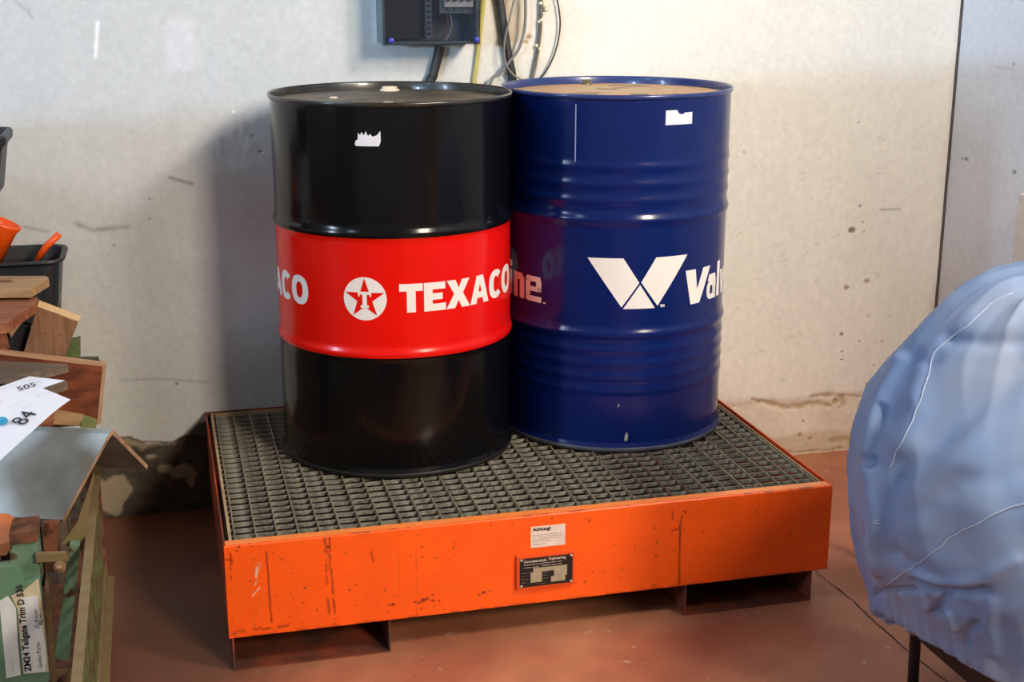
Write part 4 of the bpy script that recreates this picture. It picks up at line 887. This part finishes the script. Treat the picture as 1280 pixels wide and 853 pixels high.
# tubs
blkp = mat('black_tub_plastic', srgb(36, 40, 44), rough=.45, vary=.1, scale=14); orp = mat('orange_plastic', srgb(240, 88, 18), rough=.38, vary=.08, scale=9)
def rrect(cx, cy, hx, hy, r, n=6):
    out = []
    for qx, qy, a0 in ((1, 1, 0), (-1, 1, 90), (-1, -1, 180), (1, -1, 270)):
        for k in range(n+1):
            a = math.radians(a0+90*k/n); out.append((cx+qx*(hx-r)+r*math.cos(a), cy+qy*(hy-r)+r*math.sin(a)))
    return out
def tub(parent, name, m, cx, cy, hx, hy, r, rows):
    bm = bmesh.new(); R_ = []
    for ins, z in rows: R_.append([bm.verts.new((x, y, z)) for x, y in rrect(cx, cy, hx-ins, hy-ins, max(r-ins, .004))])
    n = len(R_[0])
    for a, b in zip(R_, R_[1:]):
        for i in range(n): bm.faces.new((a[i], a[(i+1) % n], b[(i+1) % n], b[i]))
    bm.faces.new(R_[0][::-1]); bm.faces.new(R_[-1])
    o = link(name, bm_mesh(bm, name), m, parent); return o
TY = .80; rimP = U(79, 315, TY); zr = rimP.z; zbt = zfb+.0085
bt = thing('plastic_tub', (rimP.x-.17, TY, zbt), 'black plastic tub holding orange containers, standing behind the wood pile', 'tub')
tub(bt, 'tub_body', blkp, rimP.x-.17, TY+.0, .168, .105, .04, [(.020, zbt), (.002, zr-.012), (-.002, zr-.008), (-.006, zr-.008), (-.010, zr-.004), (-.008, zr), (-.002, zr+.001), (.004, zr-.002), (.012, zr-.03), (.024, zbt+.006)])
ph = [U(72, 348, TY), U(75, 358, TY), U(77, 366, TY), U(73, 374, TY), U(66, 378, TY)]
link('wire_handle', tube_me(smooth_path([p+Vector((0, -.06, 0)) for p in ph], 6), .0022, 8), galv, bt, 'thin grey wire handle')
# orange funnel-like container tilted in the tub
fc = thing('orange_container', tuple(U(0, 300, TY)), 'orange plastic container tilted in the black tub', 'container')
me = lathe([(.030, 0), (.040, .10), (.046, .112), (.046, .118), (.041, .119), (.037, .10), (.027, .006)], 0, 0, 40, cap=(True, True), name='container_body')
me.transform(Matrix.Rotation(math.radians(24), 4, 'Y')); cpos = U(-8, 322, TY-.02); me.transform(Matrix.Translation(cpos-Vector((.02, 0, .02)))); link('container_body', me, orp, fc)
rod = tube_me([U(46, 325, TY), U(58, 308, TY), U(74, 293, TY)], [.008, .0085, .0085], 14)
tag(recentre(link('orange_stick', rod, orp)), 'round orange plastic stick poking out of the black tub', 'stick')
# upper black tub at the frame's edge on its shelf
hk = U(12, 168, .55); sx = hk.x
ob = thing('shade_blocker_box', (.02, -1.5, 0), 'added unseen box in front of the frame, blocking light to the floor', 'box')  # added out of view to cast shade on the floor at left
boxes('blocker_body', wd3, ob, (-.40, .40, -1.70, -1.32, .05, .58), bev=.004); boxes('blocker_skid', wd3, ob, (-.40, -.32, -1.70, -1.32, 0, .05), (.32, .40, -1.70, -1.32, 0, .05))
sh = thing('wall_shelf', (-.9, .7, 0), 'plain shelf standing left of the frame', 'shelf'); boxes('shelf_board', wd3, sh, (-1.3, -.50, .45, .9, .945, .965)); 
for x in (-1.29, -.54): boxes('shelf_post', wd3, sh, (x, x+.03, .86, .89, 0, .945)); boxes('shelf_post', wd3, sh, (x, x+.03, .70, .73, 0, .945)) if x < -1 else None
zk = hk.z; tb = U(4, 214, .55).z
ut = thing('plastic_tub', (sx-.13, .55, .966), 'black plastic tub with thick rolled rim at the left edge, above the orange containers', 'tub')
tub(ut, 'tub_body', blkp, sx-.13, .56, .13, .10, .03, [(.030, .966), (.014, zk-.030), (.010, zk-.022), (.002, zk-.014), (.0, zk), (.004, zk+.006), (.012, zk+.006), (.022, zk-.02), (.036, .972)])
